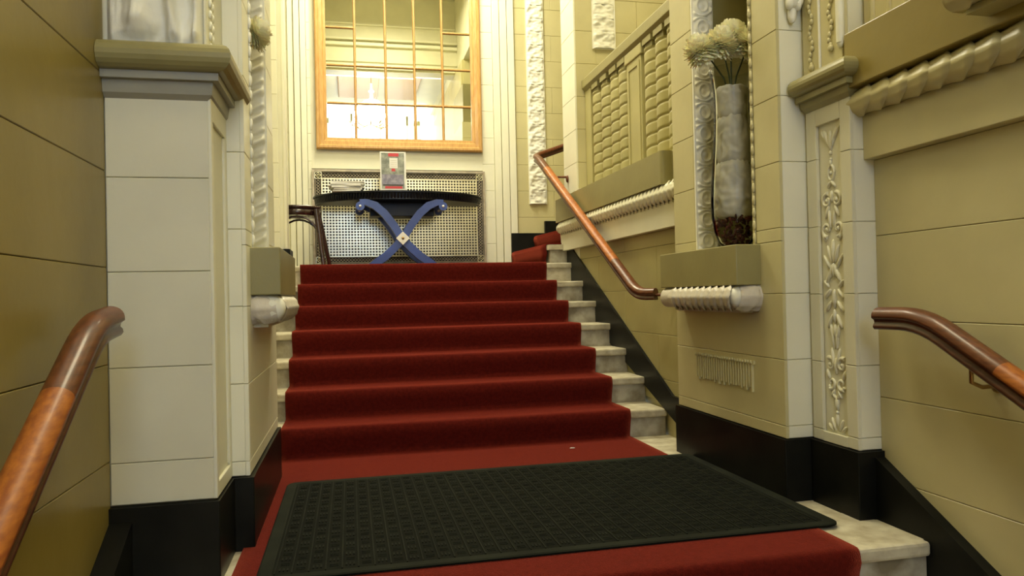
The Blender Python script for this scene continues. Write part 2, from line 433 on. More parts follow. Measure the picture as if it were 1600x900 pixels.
def moulding_leaf_mesh(r, pitch, m, seg=8):
    """one overlapping tongue leaf wrapped on a half-round; local: y along, x out (-), z up, axis at origin"""
    mb = MB(); nu, nv = 20, 7
    def P(u, v):   # u across (top to bottom), v from root to tip
        q = 2*u-1; ext = 98*(1-.30*v**3)
        a = radians(-q*ext); L_ = 1.55*pitch
        tip = (1-.42*abs(q)**2)*v*L_
        rib = .05*math.exp(-(q/.12)**2)+.045*math.exp(-((abs(q)-.86)/.12)**2)+.028*cos(q*15)
        rr = r*(.98+.30*v+rib*(.5+.5*v)-(.22 if v > .99 else 0))
        skew = q*pitch*.15
        return (-rr*cos(a)*.95, pitch*.75-tip+skew, rr*sin(a))
    mb.grid(P, nu, nv, True); return mb.mesh('leaf', m)
def leaf_moulding(parent, x, y0, y1, z, r, pitch, m, name='leaf_moulding', ends=True, sgn=1):
    """half-round leaf moulding along Y, bulging towards -X (sgn=1) or +X (sgn=-1)"""
    mb = MB()
    prof = [(x-sgn*r*.86*cos(radians(a)), z+r*.95*sin(radians(a))) for a in range(-90, 91, 15)]+[(x+sgn*.03, z+r), (x+sgn*.03, z-r)]
    mb.prism(prof, 'Y', y0, y1, True)
    o = mb.build(name, m, parent)
    me = moulding_leaf_mesh(r, pitch, m)
    n = int((y1-y0-.02)/pitch); 
    for i in range(n):
        inst(me, 'leaf', o, (x, y0+.01+pitch*(i+.5), z), None, (sgn, 1, 1))
    return o

def spiral(cx, cz, r0, r1, a0, a1, n=14):
    return [(cx+(r0+(r1-r0)*i/n)*cos(radians(a0+(a1-a0)*i/n)), cz+(r0+(r1-r0)*i/n)*sin(radians(a0+(a1-a0)*i/n))) for i in range(n+1)]

# ================================================================== LEFT NEAR WALL
wl = struct(MB().box((-.95, -2.6, -.93), (-.73-T, 2.49, 5.6)).build('wall_left', olive))
ashlar(wl, 'X', -.73, 1, -2.3, 2.47, courses(-.9, 4.6, .10, .2985), olive, None)
# stringer (black sloping skirting)
mb = MB()
def strg(x0, x1, yT, zT, sl, y_end, parent, nm, drop=.62):
    z_end = zT-sl*(yT-y_end)
    return MB().prism([(yT, zT), (y_end, z_end), (y_end, z_end-drop), (yT, zT-drop)], 'X', x0, x1).build(nm, black, parent, bevel=.004)
bl = strg(-.729, -.665, 2.47, .225, .53, -.0, None, 'baseboard_left'); struct(bl)

# ================================================================== LEFT PILASTER
pl = thing('pilaster', 'pale cream pilaster on the left with an olive roll cap and white relief above', 'pilaster', (-.58, 2.6, 0))
def L2(o): o.location = (.58, -2.6, 0); return o
body = L2(MB().box((-.745, 2.47+T, .0), (-.43, 2.79, 3.6)).build('body', cream, pl))
zz = [.262, .391, .684, .981, 1.275, 1.548]
blk = empty('front_blocks', (.58, -2.6, 0)); blk.parent = pl; 
bpy.data.objects.remove(blk)
def ash_child(parent, off, *a, **k):
    before = set(parent.children); ashlar(parent, *a, **k)
    for c in parent.children:
        if c not in before: c.location = Vector(c.location)+Vector(off)
ash_child(pl, (.58, -2.6, 0), 'Y', 2.47, -1, -.729, -.43, zz, cream)
# side face: raised frame with sunk panel
sx = -.43
fr = MB()
fr.box((sx-.001, 2.47, .262), (sx+.010, 2.50, 1.55)); fr.box((sx-.001, 2.735, .262), (sx+.010, 2.765, 1.55))
fr.box((sx-.001, 2.50, .262), (sx+.010, 2.735, .31)); fr.box((sx-.001, 2.50, 1.46), (sx+.010, 2.735, 1.55))
L2(fr.build('panel_frame', pale, pl, bevel=.003))
# quarter bead along the panel
L2(MB().tube([(sx+.003, 2.505, .32), (sx+.003, 2.505, 1.455)], .007, 8).tube([(sx+.003, 2.73, .32), (sx+.003, 2.73, 1.455)], .007, 8).build('panel_bead', pale, pl))
# black plinth
L2(MB().prism([(-.745, 2.45), (-.412, 2.45), (-.412, 2.745), (-.345, 2.745), (-.345, 2.79), (-.745, 2.79)], 'Z', -.9, .258).build('plinth', black, pl, bevel=.004))
# cap: a mitred profile around front and side
def cap_ring(m, prof, pts, nm, parent, off):
    """prof (out, z); pts plan corners, outward offset computed by mitre"""
    n = len(pts); vs = []; P = [Vector((p[0], p[1], 0)) for p in pts]
    for i in range(n):
        d0 = (P[i]-P[i-1]).normalized() if i else (P[1]-P[0]).normalized()
        d1 = (P[i+1]-P[i]).normalized() if i < n-1 else d0
        nrm0 = Vector((d0.y, -d0.x, 0)); nrm1 = Vector((d1.y, -d1.x, 0)); b = (nrm0+nrm1); b = b/max(.2, b.dot(nrm0))
        for (o_, z) in prof: vs.append(P[i]+b*o_+Vector((0, 0, z)))
    k = len(prof); fs = [(i*k+j, i*k+(j+1) % k, (i+1)*k+(j+1) % k, (i+1)*k+j) for i in range(n-1) for j in range(k)]
    fs += [tuple(range(k)), tuple(range((n-1)*k, n*k))]
    o = MB().add(vs, fs, False).build(nm, m, parent); o.location = off; return o
def roll(out, z0, z1, n=9, base=-.03):
    r = (z1-z0)/2; return [(base, z0)]+[(out-r+r*cos(radians(-90+180*i/n)), (z0+z1)/2+r*sin(radians(-90+180*i/n))) for i in range(n+1)]+[(base, z1)]
pts = [(-.729, 2.47), (-.43, 2.47), (-.43, 2.86)]
o = cap_ring(olive2, roll(.085, 1.60, 1.685), pts, 'cap_roll', pl, (.58, -2.6, 0))
cap_ring(greytrim, [(-.03, 1.575), (.04, 1.575), (.04, 1.599), (-.03, 1.599)], pts, 'cap_fillet', pl, (.58, -2.6, 0))
cap_ring(greytrim, [(-.03, 1.52), (.0, 1.52), (.016, 1.535), (.022, 1.574), (-.03, 1.574)], pts, 'cap_band', pl, (.58, -2.6, 0))
# figure relief above the cap
def relief_h(u, v):
    x = -.722+u*.285; z = 1.69+v*.9
    r = .010+.010*noise.noise(Vector((u*4, v*7, 3)))
    for (cx, cw, am, ph) in ((.30, .16, .020, 0), (.62, .035, .016, .2), (.74, .03, .018, .5), (.90, .05, .020, .1)):
        c = cx+.05*sin(v*9+ph*6); r += am*math.exp(-((u-c)/cw)**2)*(1.0 if v > .02 else .3)
    r += .008*math.exp(-(((u-.35)/.14)**2+((v-.07)/.03)**2))+.006*abs(noise.noise(Vector((u*11, v*22, 5))))
    e = min(1, u*14, (1-u)*14)
    return (x+.58, 2.487-2.6-r*e*2.3, z)
MB().grid(relief_h, 40, 70, True).build('figure_relief', white, pl)
L2(MB().box((-.437, 2.472, 1.686), (-.431, 2.80, 2.8)).build('relief_side_panel', cream, pl))
for yy in (2.53, 2.57):
    mb = MB()
    for k in range(26): mb.ell((-.427, yy, 1.71+k*.036), (.007, .010, .016), None, 6, 4)
    L2(mb.build('bead_string', pale, pl))

# ================================================================== LEFT PIER WITH NICHE
def pier(side):
    s = 1 if side > 0 else -1      # 1 right pier facing -X, -1 left pier facing +X
    xf = 1.76 if s > 0 else -.36
    back = xf+s*.60
    def B(mb, x0, y0, z0, x1, y1, z1): mb.box((x0, y0, z0), (x1, y1, z1))
    lab = ('tan pier on the right with a tall niche holding the vase of flowers' if s > 0 else
           'pale pier on the left behind the pilaster with a niche and olive ledge')
    p = thing('niche_pier', lab, 'pier', (xf+s*.2, 3.2, 0))
    off = (-(xf+s*.2), -3.2, 0)
    def Lp(o): o.location = off; return o
    mwall = cream if s > 0 else pale
    yn, yf = (2.74, 3.76) if s > 0 else (2.765, 3.79)
    n0, n1 = 2.94, 3.50; sill = 1.085; ztop = 2.75
    xi = xf+s*T
    mb = MB()
    B(mb, xi, yn+T, 0, back, yf-T, sill-.01)
    B(mb, xi, yn+T, sill-.01, back, n0, ztop); B(mb, xi, n1, sill-.01, back, yf-T, ztop)
    B(mb, xf+s*.42, n0-.01, sill-.01, back, n1+.01, ztop)
    B(mb, xi, yn+T, ztop, back, yf-T, 4.2 if s > 0 else 3.59)
    Lp(mb.build('pier_body', olive2 if s > 0 else tan, p))
    m1 = tan if s > 0 else pale
    zc = courses(.26, 3.6, .035, .2765)
    zl = [z for z in zc if z < sill-.05]+[sill]
    ax = 'X'
    ash_child(p, off, ax, xf, -s, yn, yf, zl, m1, None)
    zu = [sill]+[z for z in zc if z > sill+.02]
    zu2 = [z for z in zu if z < ztop-.05]+[ztop]
    ash_child(p, off, ax, xf, -s, yn, n0-.012, zu2, m1, None)
    ash_child(p, off, ax, xf, -s, n1+.012, yf, zu2, m1, None)
    ash_child(p, off, ax, xf, -s, yn, yf, [ztop]+[z for z in zu if z > ztop+.03], m1, None)
    # camera-facing return (on the right paler, daylight put into its paint) and far return
    a, b = (xf, 1.895) if s > 0 else (-.43, xf)
    ash_child(p, off, 'Y', yn, -1, min(a, b)+(.0145 if s > 0 else 0), max(a, b)-(0 if s > 0 else .0145), zc, pale, None)
    ash_child(p, off, 'Y', yf, 1, min(xf, xf+s*.25)+(.0145 if s > 0 else 0), max(xf, xf+s*.25)-(0 if s > 0 else .0145), zc, m1, None)
    # black base
    bx = xf-s*.013
    if s > 0:
        poly = [(bx, yn-.013), (1.905, yn-.013), (1.905, yn+.2), (2.2, yn+.2), (2.2, yf+.02), (bx, yf+.02)]
    else:
        poly = [(bx, 2.79), (-.60, 2.79), (-.60, yf+.015), (bx, yf+.015)]
    Lp(MB().prism(poly, 'Z', -.02, .257).build('plinth', black, p, bevel=.004))
    # small cream band over the base
    # jamb leaf strips: far jamb faces the camera, near jamb faces away
    jw = .115; jx = xf+s*(jw/2)
    pf = Lp(MB().box((xf-s*.004, n1-.014, sill), (xf+s*jw, n1+.0, ztop)).build('leaf_strip', white, p))
    n = int((ztop-sill)/.105); th = (ztop-sill)/n
    me = leaf_tile(jw*.94, th, .020, white, 0 if s > 0 else 1)
    for i in range(n): inst(me, 'leaf', pf, (jx, n1-.014, sill+i*th))
    pn = Lp(MB().box((xf-s*.004, n0-.004, sill), (xf+s*jw, n0+.010, ztop)).build('leaf_strip', tan if s > 0 else white, p))
    me2 = leaf_tile(jw*.94, th, .022, tan if s > 0 else white, 0)
    for i in range(n): inst(me2, 'leaf', pn, (jx, n0+.010, sill+i*th), (0, 0, pi))
    # bead row on the outside arris of the near jamb
    mb = MB()
    for i in range(n*2):
        mb.ell((xf-s*.003, n0-.002, sill+th/4+i*th/2), (.008, .011, th*.22), None, 6, 4)
    Lp(mb.build('leaf_edge', tan if s > 0 else white, p))
    # ledge under the niche: olive box, leaf moulding, foot
    xb = 1.642 if s > 0 else -.252
    y0, y1 = (2.90, 3.70) if s > 0 else (2.865, 3.62)
    Lp(MB().box((xb, y0, .905), (xf+s*.09, y1, 1.083)).build('ledge_box', olive2, p, bevel=.004))
    # moulding: swept quarter-round with leaves, on side and near end
    r = .052; zc_ = .853; xm = xb+s*.035
    mo = Lp(MB().prism([(xm-s*r*.9*cos(radians(q)), zc_+r*sin(radians(q))) for q in range(-90, 91, 15)]+[(xf+s*.02, zc_+r), (xf+s*.02, zc_-r)], 'Y', y0+.045, y1-.02, True).build('leaf_moulding', silver, p))
    me = moulding_leaf_mesh(r*(1.0 if s > 0 else .90), .062, silver)
    nn_ = int((y1-y0-.12)/.062)
    for i in range(nn_): inst(me, 'leaf', mo, (xm, y0+(.05 if s > 0 else .085)+.062*(i+.5), zc_), None, (s, 1, 1))
    # near end return bulging towards the camera
    ye = y0+.045
    prof = [(ye-r*.9*cos(radians(q)), zc_+r*sin(radians(q))) for q in range(-90, 91, 15)]+[(ye+.03, zc_+r), (ye+.03, zc_-r)]
    mo2 = Lp(MB().prism(prof, 'X', xm, xf+s*.02, True).ell((xm, ye, zc_), (r*.92, r*.92, r*.98), None, 12, 8).build('leaf_moulding', white, p))
    for i in range(2): inst(me, 'leaf', mo2, (xm+s*(.03+.05*i), ye+.002, zc_), (0, 0, pi/2), (1.05, s, 1.05))
    Lp(MB().box((xm+s*.02, y0+.07, .782), (xf+s*.02, y1-.09, .802)).build('ledge_foot', silver if s > 0 else white, p))
    return p, off
pr, offr = pier(1)
plf, offl = pier(-1)
# fluted frieze on the right pier
fz = MB()
fz.box((1.751, 2.965, .55), (1.7605, 3.53, .566))
for k in range(24):
    y = 2.975+k*.0232
    fz.tube([(1.7585, y+.0116, .425+.02*abs(sin(k*1.7))), (1.7585, y+.0116, .55)], .0085, 8)
    fz.ell((1.750, y+.0116, .558), (.006, .008, .009), None, 6, 4)
o = fz.build('fluted_frieze', tan, pr); o.location = offr
# scroll corbels on the returns above
for (p, off, x, y, s) in ((pr, offr, 1.825, 2.735, 1), (plf, offl, -.395, 2.76, -1)):
    mb = MB()
    pts_ = spiral(0, 0, .055, .010, -60, 500, 26)
    mb.tube([(x+a*.6, y-.03-.0*b, 2.11+b) for a, b in pts_], [.018-.0004*i for i in range(len(pts_))], 8)
    mb.box((x-.045, y-.05, 2.16), (x+.045, y, 2.20))
    mb.ell((x, y-.025, 2.10), (.035, .03, .05)); mb.ell((x, y-.015, 2.03), (.02, .018, .04))
    mb.ell((x-.02, y-.03, 2.07), (.015, .02, .03)); mb.ell((x+.02, y-.03, 2.07), (.015, .02, .03))
    o = mb.build('scroll_corbel', white if s > 0 else olive2, p); o.location = off

# ================================================================== RIGHT PILASTER WITH ORNAMENT PANEL
pp = thing('pilaster', 'cream pilaster on the right with a carved scroll-leaf panel under a roll cap', 'pilaster', (1.95, 2.6, 0))
offp = (-1.95, -2.6, 0)
def Rp(o): o.location = offp; return o
Rp(MB().box((1.88+T, 2.45+T, 0), (2.1, 2.74, 3.6)).build('body', cream, pp))
zr = courses(.26, 1.63, .03, .2765)
# frame blocks each side of the sunk panel, solid blocks above and below it
ash_child(pp, offp, 'X', 1.88, -1, 2.45, 2.512, zr, cream, None)
ash_child(pp, offp, 'X', 1.88, -1, 2.662, 2.7265, zr, cream, None)
for (za, zb2) in ((.26, .300), (1.548, 1.64)): Rp(MB().box((1.88, 2.512, za), (1.897, 2.662, zb2)).build('panel_rail', cream, pp, bevel=.002))
ash_child(pp, offp, 'Y', 2.45, -1, 1.8945, 1.985, zr, pale, None)  # paler blocks: daylight on this camera-facing return is put into their colour
Rp(MB().prism([(1.863, 2.432), (2.0, 2.432), (2.0, 2.72), (1.863, 2.72)], 'Z', -.02, .2575).build('plinth', black, pp, bevel=.004))
# ornament (faces -X): local coordinates (y, z) -> raised
orn_x = 1.894
class Orn:
    def __init__(s): s.mb = MB()
    def P(s, y, z, h=0): return (orn_x-h, 2.587-y, z)
    def scroll(s, y, z, r0, r1, a0, a1, w0=.009, w1=.004, n=16):
        for mir in (1, -1):
            pts = spiral(y, 0, r0, r1, a0, a1, n)
            s.mb.tube([s.P(mir*a, z+b) for a, b in pts], [w0+(w1-w0)*i/n for i in range(n+1)], 6, upv=(1, 0, 0))
        return s
    def leaf(s, y, z, l, w, ang, h=.009):
        for mir in ((1, -1) if abs(y) > .001 or ang else (1,)):
            R_ = Matrix.Rotation(radians(mir*ang), 3, 'X')
            s.mb.ell(s.P(mir*y, z), (h, w, l), R_, 7, 5)
        return s
    def ball(s, y, z, r):
        for mir in ((1, -1) if abs(y) > .001 else (1,)): s.mb.ell(s.P(mir*y, z), (r*.8, r, r), None, 7, 5)
        return s
def piece(nm, fn):
    o_ = Orn(); fn(o_); Rp(o_.mb.build(nm, cream, pp))
piece('tulip_ornament', lambda o: o.leaf(0, 1.475, .045, .014, 0).leaf(.022, 1.485, .042, .010, 22).leaf(.04, 1.50, .03, .008, 35).ball(0, 1.425, .010).ball(0, 1.40, .008))
piece('ring_ornament', lambda o: o.mb.tube([o.P(.018*cos(t*pi/8), 1.345+.030*sin(t*pi/8)) for t in range(17)], .006, 6, upv=(1,0,0)) and o.ball(0, 1.345, .009).leaf(0, 1.385, .014, .007, 0).leaf(.012, 1.30, .02, .007, -40))
piece('scroll_ornament', lambda o: o.scroll(.030, 1.235, .030, .006, 100, -330).scroll(.034, 1.12, .032, .006, -90, 300).leaf(.03, 1.19, .03, .009, -25).leaf(.014, 1.16, .04, .008, 8).leaf(.052, 1.09, .022, .008, 30).ball(.030, 1.235, .010).ball(.036, 1.12, .010).leaf(0, 1.25, .025, .010, 0))
piece('flame_leaf_ornament', lambda o: o.leaf(0, 1.03, .05, .012, 0).leaf(.022, 1.02, .04, .009, 20).leaf(.040, .99, .035, .009, 35).leaf(.030, .93, .035, .010, -30).leaf(.014, .95, .03, .008, -10).leaf(0, .955, .03, .010, 0).leaf(.045, .90, .022, .008, 45))
piece('leaf_cluster_ornament', lambda o: o.leaf(.040, .86, .028, .009, -45).leaf(.036, .81, .030, .010, -40).leaf(.028, .75, .034, .010, -30).leaf(0, .84, .04, .012, 0).leaf(0, .77, .03, .010, 0).leaf(.020, .71, .03, .009, 10).leaf(.012, .68, .045, .008, 6).leaf(0, .71, .03, .012, 0))
piece('scroll_ornament', lambda o: o.scroll(.036, .575, .030, .006, 60, 420).scroll(.030, .500, .026, .006, -60, -400).leaf(.048, .535, .022, .008, 20).leaf(.016, .60, .045, .008, 12).leaf(0, .57, .035, .010, 0).ball(.036, .575, .010).ball(.045, .485, .008).leaf(.020, .46, .02, .008, -30))
piece('drop_ornament', lambda o: o.leaf(0, .42, .028, .014, 0).ball(0, .385, .009).leaf(0, .355, .03, .009, 0).leaf(.022, .335, .03, .009, 28).leaf(.040, .322, .022, .008, 50).leaf(.014, .45, .02, .007, 40))
# cap
ptsR = [(1.88, 2.79), (1.88, 2.45), (1.99, 2.45)]
ptsR = [(1.99, 2.45), (1.88, 2.45), (1.88, 2.725)][::-1]
cap_ring(olive2, roll(.082, 1.680, 1.752), ptsR, 'cap_roll', pp, offp)
cap_ring(olive2, [(-.03, 1.655), (.045, 1.655), (.045, 1.679), (-.03, 1.679)], ptsR, 'cap_fillet', pp, offp)
cap_ring(olive2, [(-.03, 1.615), (.004, 1.615), (.020, 1.63), (.026, 1.654), (-.03, 1.654)], ptsR, 'cap_band', pp, offp)
# hanging drops on the panel above the cap
Rp(MB().box((1.872, 2.47, 1.752), (1.90, 2.72, 2.9)).build('upper_panel', tan, pp, bevel=.003))
for (yy, z0) in ((2.66, 1.80), (2.535, 1.84)):
    mb = MB()
    for k in range(34):
        z = z0+k*.022; mb.ell((1.868, yy+.010*sin(k*1.3), z), (.007, .010, .013), None, 6, 4)
    mb.ell((1.868, yy, z0-.012), (.010, .016, .016))
    Rp(mb.build('hanging_garland', tan, pp))
Rp(MB().tube([(1.870, 2.605, 1.76), (1.870, 2.603, 2.8)], .006, 6).build('panel_bead', white, pp))
Rp(MB().tube([(1.868, 2.475, 1.83), (1.868, 2.475, 2.8)], .016, 8).ell((1.868, 2.475, 1.83), (.012, .017, .022)).build('round_flute', pale, pp))

# ================================================================== RIGHT NEAR WALL
wr = struct(MB().box((1.98+T, -2.6, -.93), (2.25, 2.47, 5.6)).build('wall_right', tan))
ashlar(wr, 'X', 1.98, -1, -2.3, 2.45, [-.9, -.46, -.15, .154, .462, .758, 1.079, 1.372], tan, 1.35, first=1)
MB().box((1.935, -2.3, 1.372), (2.0, 2.45, 1.545)).build('fascia', tan, wr, bevel=.003)
leaf_moulding(wr, 1.925, -.6, 2.47, 1.590, .047, .092, tan)
MB().box((1.862, -2.3, 1.640), (2.0, 2.449, 1.850)).build('olive_ledge', olive, wr, bevel=.004)
MB().box((1.955, -2.3, 1.850), (2.0, 2.449, 5.0)).build('upper_wall_panel', tan, wr)
for k in range(7):
    y = 2.40-k*.085
    MB().tube([(1.957, y, 1.88), (1.957, y, 2.9)], .012, 8).build('flute', tan, wr)
# second ledge box high on the near right
bx2 = thing('wall_ledge', 'leaf-edged box ledge jutting out high at the top right corner', 'ledge', (1.85, 1.4, 1.75))
oo = (-1.85, -1.4, -1.75)
o = MB().box((1.72, .3, 1.80), (1.96, 1.86, 2.0)).build('ledge_box', olive2, bx2, bevel=.004); o.location = oo
mo = leaf_moulding(bx2, 1.775, .32, 1.84, 1.745, .050, .092, tan); mo.location = oo
o = MB().box((1.78, .34, 1.675), (1.96, 1.80, 1.695)).build('ledge_foot', gold, bx2); o.location = oo
br = struct(strg(1.937, 1.979, 2.45, .245, .53, -.0, None, 'baseboard_right'))

# ================================================================== FLIGHT WALLS
wfr = struct(MB().box((1.89+T, 3.74, -.1), (2.06, 6.2, 1.72)).build('wall_right', tan))
ashlar(wfr, 'X', 1.89, -1, 3.76, 6.2, courses(.2, 1.265, .065, .2765), gold, 1.1)
s_ = .165/TREAD
# stringer following the flight
MBp = [(3.765, .258), (4.09, .258), (6.10, 1.30), (6.2, 1.36), (6.2, .9), (3.765, 0)]
struct(MB().prism(MBp, 'X', 1.872, 1.8895).build('baseboard_right', black, bevel=.003))
cur = thing('balustrade', 'olive balustrade of twisted balusters on a leaf-moulded curb above the right handrail', 'balustrade', (1.95, 5.0, 1.7))
oc = (-1.95, -5.0, -1.7)
def Cb(o): o.location = oc; return o
Cb(MB().prism([(6.22, 1.265), (6.14, 1.265), (3.765, 1.265), (3.765, 1.415), (6.26, 1.415)], 'X', 1.835, 1.889).build('fascia', cream, cur, bevel=.003))
leaf_m = MB().prism([(1.855-.055*cos(radians(q)), 1.467+.050*sin(radians(q))) for q in range(-90, 91, 15)]+[(1.90, 1.517), (1.90, 1.417)], 'Y', 3.765, 6.27, True).build('leaf_moulding', cream, cur)
leaf_m.location = oc
me = moulding_leaf_mesh(.056, .06, cream)
for i in range(41): inst(me, 'leaf', leaf_m, (1.857, 3.78+.06*(i+.5), 1.467))
Cb(MB().prism(rrect(1.795, 4.0, 2.12, 6.275, .02), 'Z', 1.5165, 1.715).build('curb', olive2, cur, bevel=.003))
Cb(MB().box((1.865, 3.765, 1.5175), (2.10, 4.005, 1.714)).build('curb_return', olive2, cur, bevel=.003))
Cb(MB().prism([(1.93, 2.60), (1.93, 2.665), (1.95, 2.69), (2.10, 2.69), (2.12, 2.665), (2.12, 2.60), (2.09, 2.575), (1.96, 2.575)], 'Y', 3.77, 5.848).build('rail', olive2, cur, bevel=.003))
def baluster_mesh():
    mb = MB(); zb, zt = 1.7155, 2.50; nz = 120; seg = 24; vs = []
    for i in range(nz+1):
        z = zb+(zt-zb)*i/nz
        for j in range(seg):
            a = 2*pi*j/seg; ph = (a*-1+ (z-zb)*2*pi/.080) % (2*pi)
            g = min(1, abs(sin(ph/2))*2.6)**.7
            r = .069+.015*g
            vs.append((r*cos(a), r*sin(a), z))
    mb.add(vs, [(i*seg+j, i*seg+(j+1) % seg, (i+1)*seg+(j+1) % seg, (i+1)*seg+j) for i in range(nz) for j in range(seg)], True)
    return mb.mesh('baluster', gold)
bme = baluster_mesh()
cme = MB().box((-.075, -.07, 2.535), (.075, .07, 2.5745)).box((-.06, -.058, 2.50), (.06, .058, 2.535)).mesh('capital', olive2)
ys = [5.58, 5.375, 5.17, 4.995, 4.52, 4.34, 4.16, 3.98]
for y in ys:
    b = inst(bme, 'baluster', cur, (2.02-1.95, y-5.0, -1.7))
    inst(cme, 'capital', b, (0, 0, 0))
Cb(MB().box((1.955, 4.64, 1.7155), (2.09, 4.90, 2.50)).build('pier_block', gold, cur, bevel=.004))
Cb(MB().box((1.945, 4.62, 2.50), (2.10, 4.92, 2.574)).build('pier_capital', gold, cur, bevel=.006))
fr = MB().box((1.948, 4.66, 1.76), (1.956, 4.69, 2.47)).box((1.948, 4.85, 1.76), (1.956, 4.88, 2.47)).box((1.948, 4.69, 2.44), (1.956, 4.85, 2.47))
Cb(fr.build('panel_frame', gold, cur))
Cb(MB().box((1.955, 5.70, 1.7155), (2.09, 5.848, 2.574)).build('end_block', gold, cur, bevel=.004))
# loose flakes of paint on the curb
fk = MB()
for k in range(9):
    y = 5.55+random.random()*.35; fk.box((1.80, y, 1.716), (1.80+.012+random.random()*.01, y+.02, 1.722+random.random()*.004))
fl = fk.build('paint_flakes', white); tag(fl, 'few white paint flakes scattered on the curb under the balusters', 'debris', None, 'stuff')

# column at the far end of the right wall + gallery room behind the balustrade
cl = thing('end_column', 'narrow pale column closing the right wall beside the turn of the stairs', 'column', (1.97, 6.0, 0))
o = MB().box((1.87+T, 5.85+T, .9), (2.06, 6.22-T, 5.6)).build('column_body', cream, cl); o.location = (-1.97, -6.0, 0)
ash_child(cl, (-1.97, -6.0, 0), 'X', 1.87, -1, 5.85, 6.22, courses(1.715, 4.6, .05, .2765), pale, None)
ash_child(cl, (-1.97, -6.0, 0), 'Y', 5.85, -1, 1.8845, 2.06, courses(1.715, 4.6, .05, .2765), tan, None)
ash_child(cl, (-1.97, -6.0, 0), 'Y', 6.22, 1, 1.8845, 2.06, courses(1.36, 4.6, .05, .2765), tan, None)
wj = struct(MB().box((2.06, 5.85+T, .9), (3.3, 6.22, 5.6)).build('wall_gallery_end', tan))
ashlar(wj, 'Y', 5.85, -1, 2.0605, 3.3, courses(1.72, 4.6, .05, .2765), tan, .75)
ls = MB().box((2.03, 5.832, 2.94), (2.235, 5.849, 4.6)).build('leaf_strip', white, wj)
strip_y(ls, 2.1325, 5.833, 2.945, 4.55, .19, .12, white, 2, .02)
struct(MB().box((2.06, 3.5, 1.6), (3.3, 5.85, 1.70)).build('floor', stone))
struct(MB().box((3.3, 3.4, 1.0), (3.4, 7.6, 5.6)).build('wall_gallery_side', gold))
struct(MB().box((2.36, 3.4, 1.6), (3.3, 3.5, 5.6)).build('wall_gallery_near', gold))
struct(MB().box((2.0, 3.4, 4.2), (3.4, 6.3, 4.3)).build('ceiling', cream))
# left flight wall, hidden by the pier but closing the flight
wfl = struct(MB().box((-.8, 3.79, -.1), (-.62, 6.14, 4.6)).build('wall_left', cream))
lp = thing('end_column', 'narrow white column at the left head of the stairs beside the bentwood chair', 'column', (-.6, 6.2, 0))
ol = (.6, -6.2, 0)
o = MB().box((-1.6, 6.12+T, .9), (-.54-T, 6.36, 5.6)).box((-.56, 6.15, .9), (-.485, 6.34, 5.6)).build('column_body', pale, lp); o.location = ol
ash_child(lp, ol, 'Y', 6.12, -1, -.80, -.54, courses(TOPZ+.14, 4.6, .05, .2765), pale, None)
ash_child(lp, ol, 'X', -.54, 1, 6.134, 6.15, courses(TOPZ+.14, 4.6, .05, .2765), pale, None)
o = MB().tube([(-.50, 6.155, 1.30), (-.50, 6.155, 4.6)], .014, 8).build('column_bead', pale, lp); o.location = ol
o = MB().box((-1.0, 6.10, TOPZ), (-.462, 6.42, 1.295)).build('plinth', black, lp, bevel=.004); o.location = ol

# ================================================================== BACK WALL
wb = struct(MB().box((-1.6, YB+T, .9), (3.4, YB+.3, 5.6)).build('wall_back', pale))
zb = courses(TOPZ, 4.7, .075, .2765)
ashlar(wb, 'Y', YB, -1, 1.74, 3.3, courses(1.53, 4.7, .045, .2765), tan, .80)
# right moulded pilaster between mirror bay and tan wall
def vmould(x0, x1, n, m, parent, seed=0):
    w = (x1-x0)/n
    for k in range(n):
        dd = (.018, .034, .026, .045, .03, .02)[(k+seed) % 6]
        MB().box((x0+k*w+.003, YB-dd, TOPZ), (x0+(k+1)*w-.003, YB+.02, 4.9)).build('vertical_moulding', m, parent, bevel=.005)
vmould(1.50, 1.735, 3, pale, wb)
vmould(-.56, -.38, 3, pale, wb, 2)
ashlar(wb, 'Y', YB, -1, 1.375, 1.50, courses(TOPZ, 4.7, .045, .2765), pale, None)
ashlar(wb, 'Y', YB, -1, -.38, -.345, courses(TOPZ, 4.7, .045, .2765), pale, None)
ashlar(wb, 'Y', YB, -1, -1.55, -.56, courses(TOPZ, 4.7, .045, .2765), pale, .6)
ashlar(wb, 'Y', YB, -1, -.345, 1.375, [2.185, 2.36], pale, None)
ashlar(wb, 'Y', YB, -1, -.345, 1.375, [4.85, 5.2], pale, None)
ls = MB().box((1.865, YB-.018, 1.84), (2.055, YB+.001, 4.7)).build('leaf_strip', white, wb)
strip_y(ls, 1.96, YB-.017, 1.845, 4.65, .18, .14, white, 2.5, .016)
struct(MB().box((1.66, YB-.03, TOPZ), (2.16, YB-.002, 1.535)).build('baseboard_back', black, bevel=.004))
struct(MB().box((2.02, YB-.05, TOPZ+.1), (2.30, YB-.003, 1.66)).build('baseboard_back', black, bevel=.004))
struct(MB().box((-1.7, 6.1, .9), (-1.6, 7.8, 5.6)).build('wall_landing_left', pale))

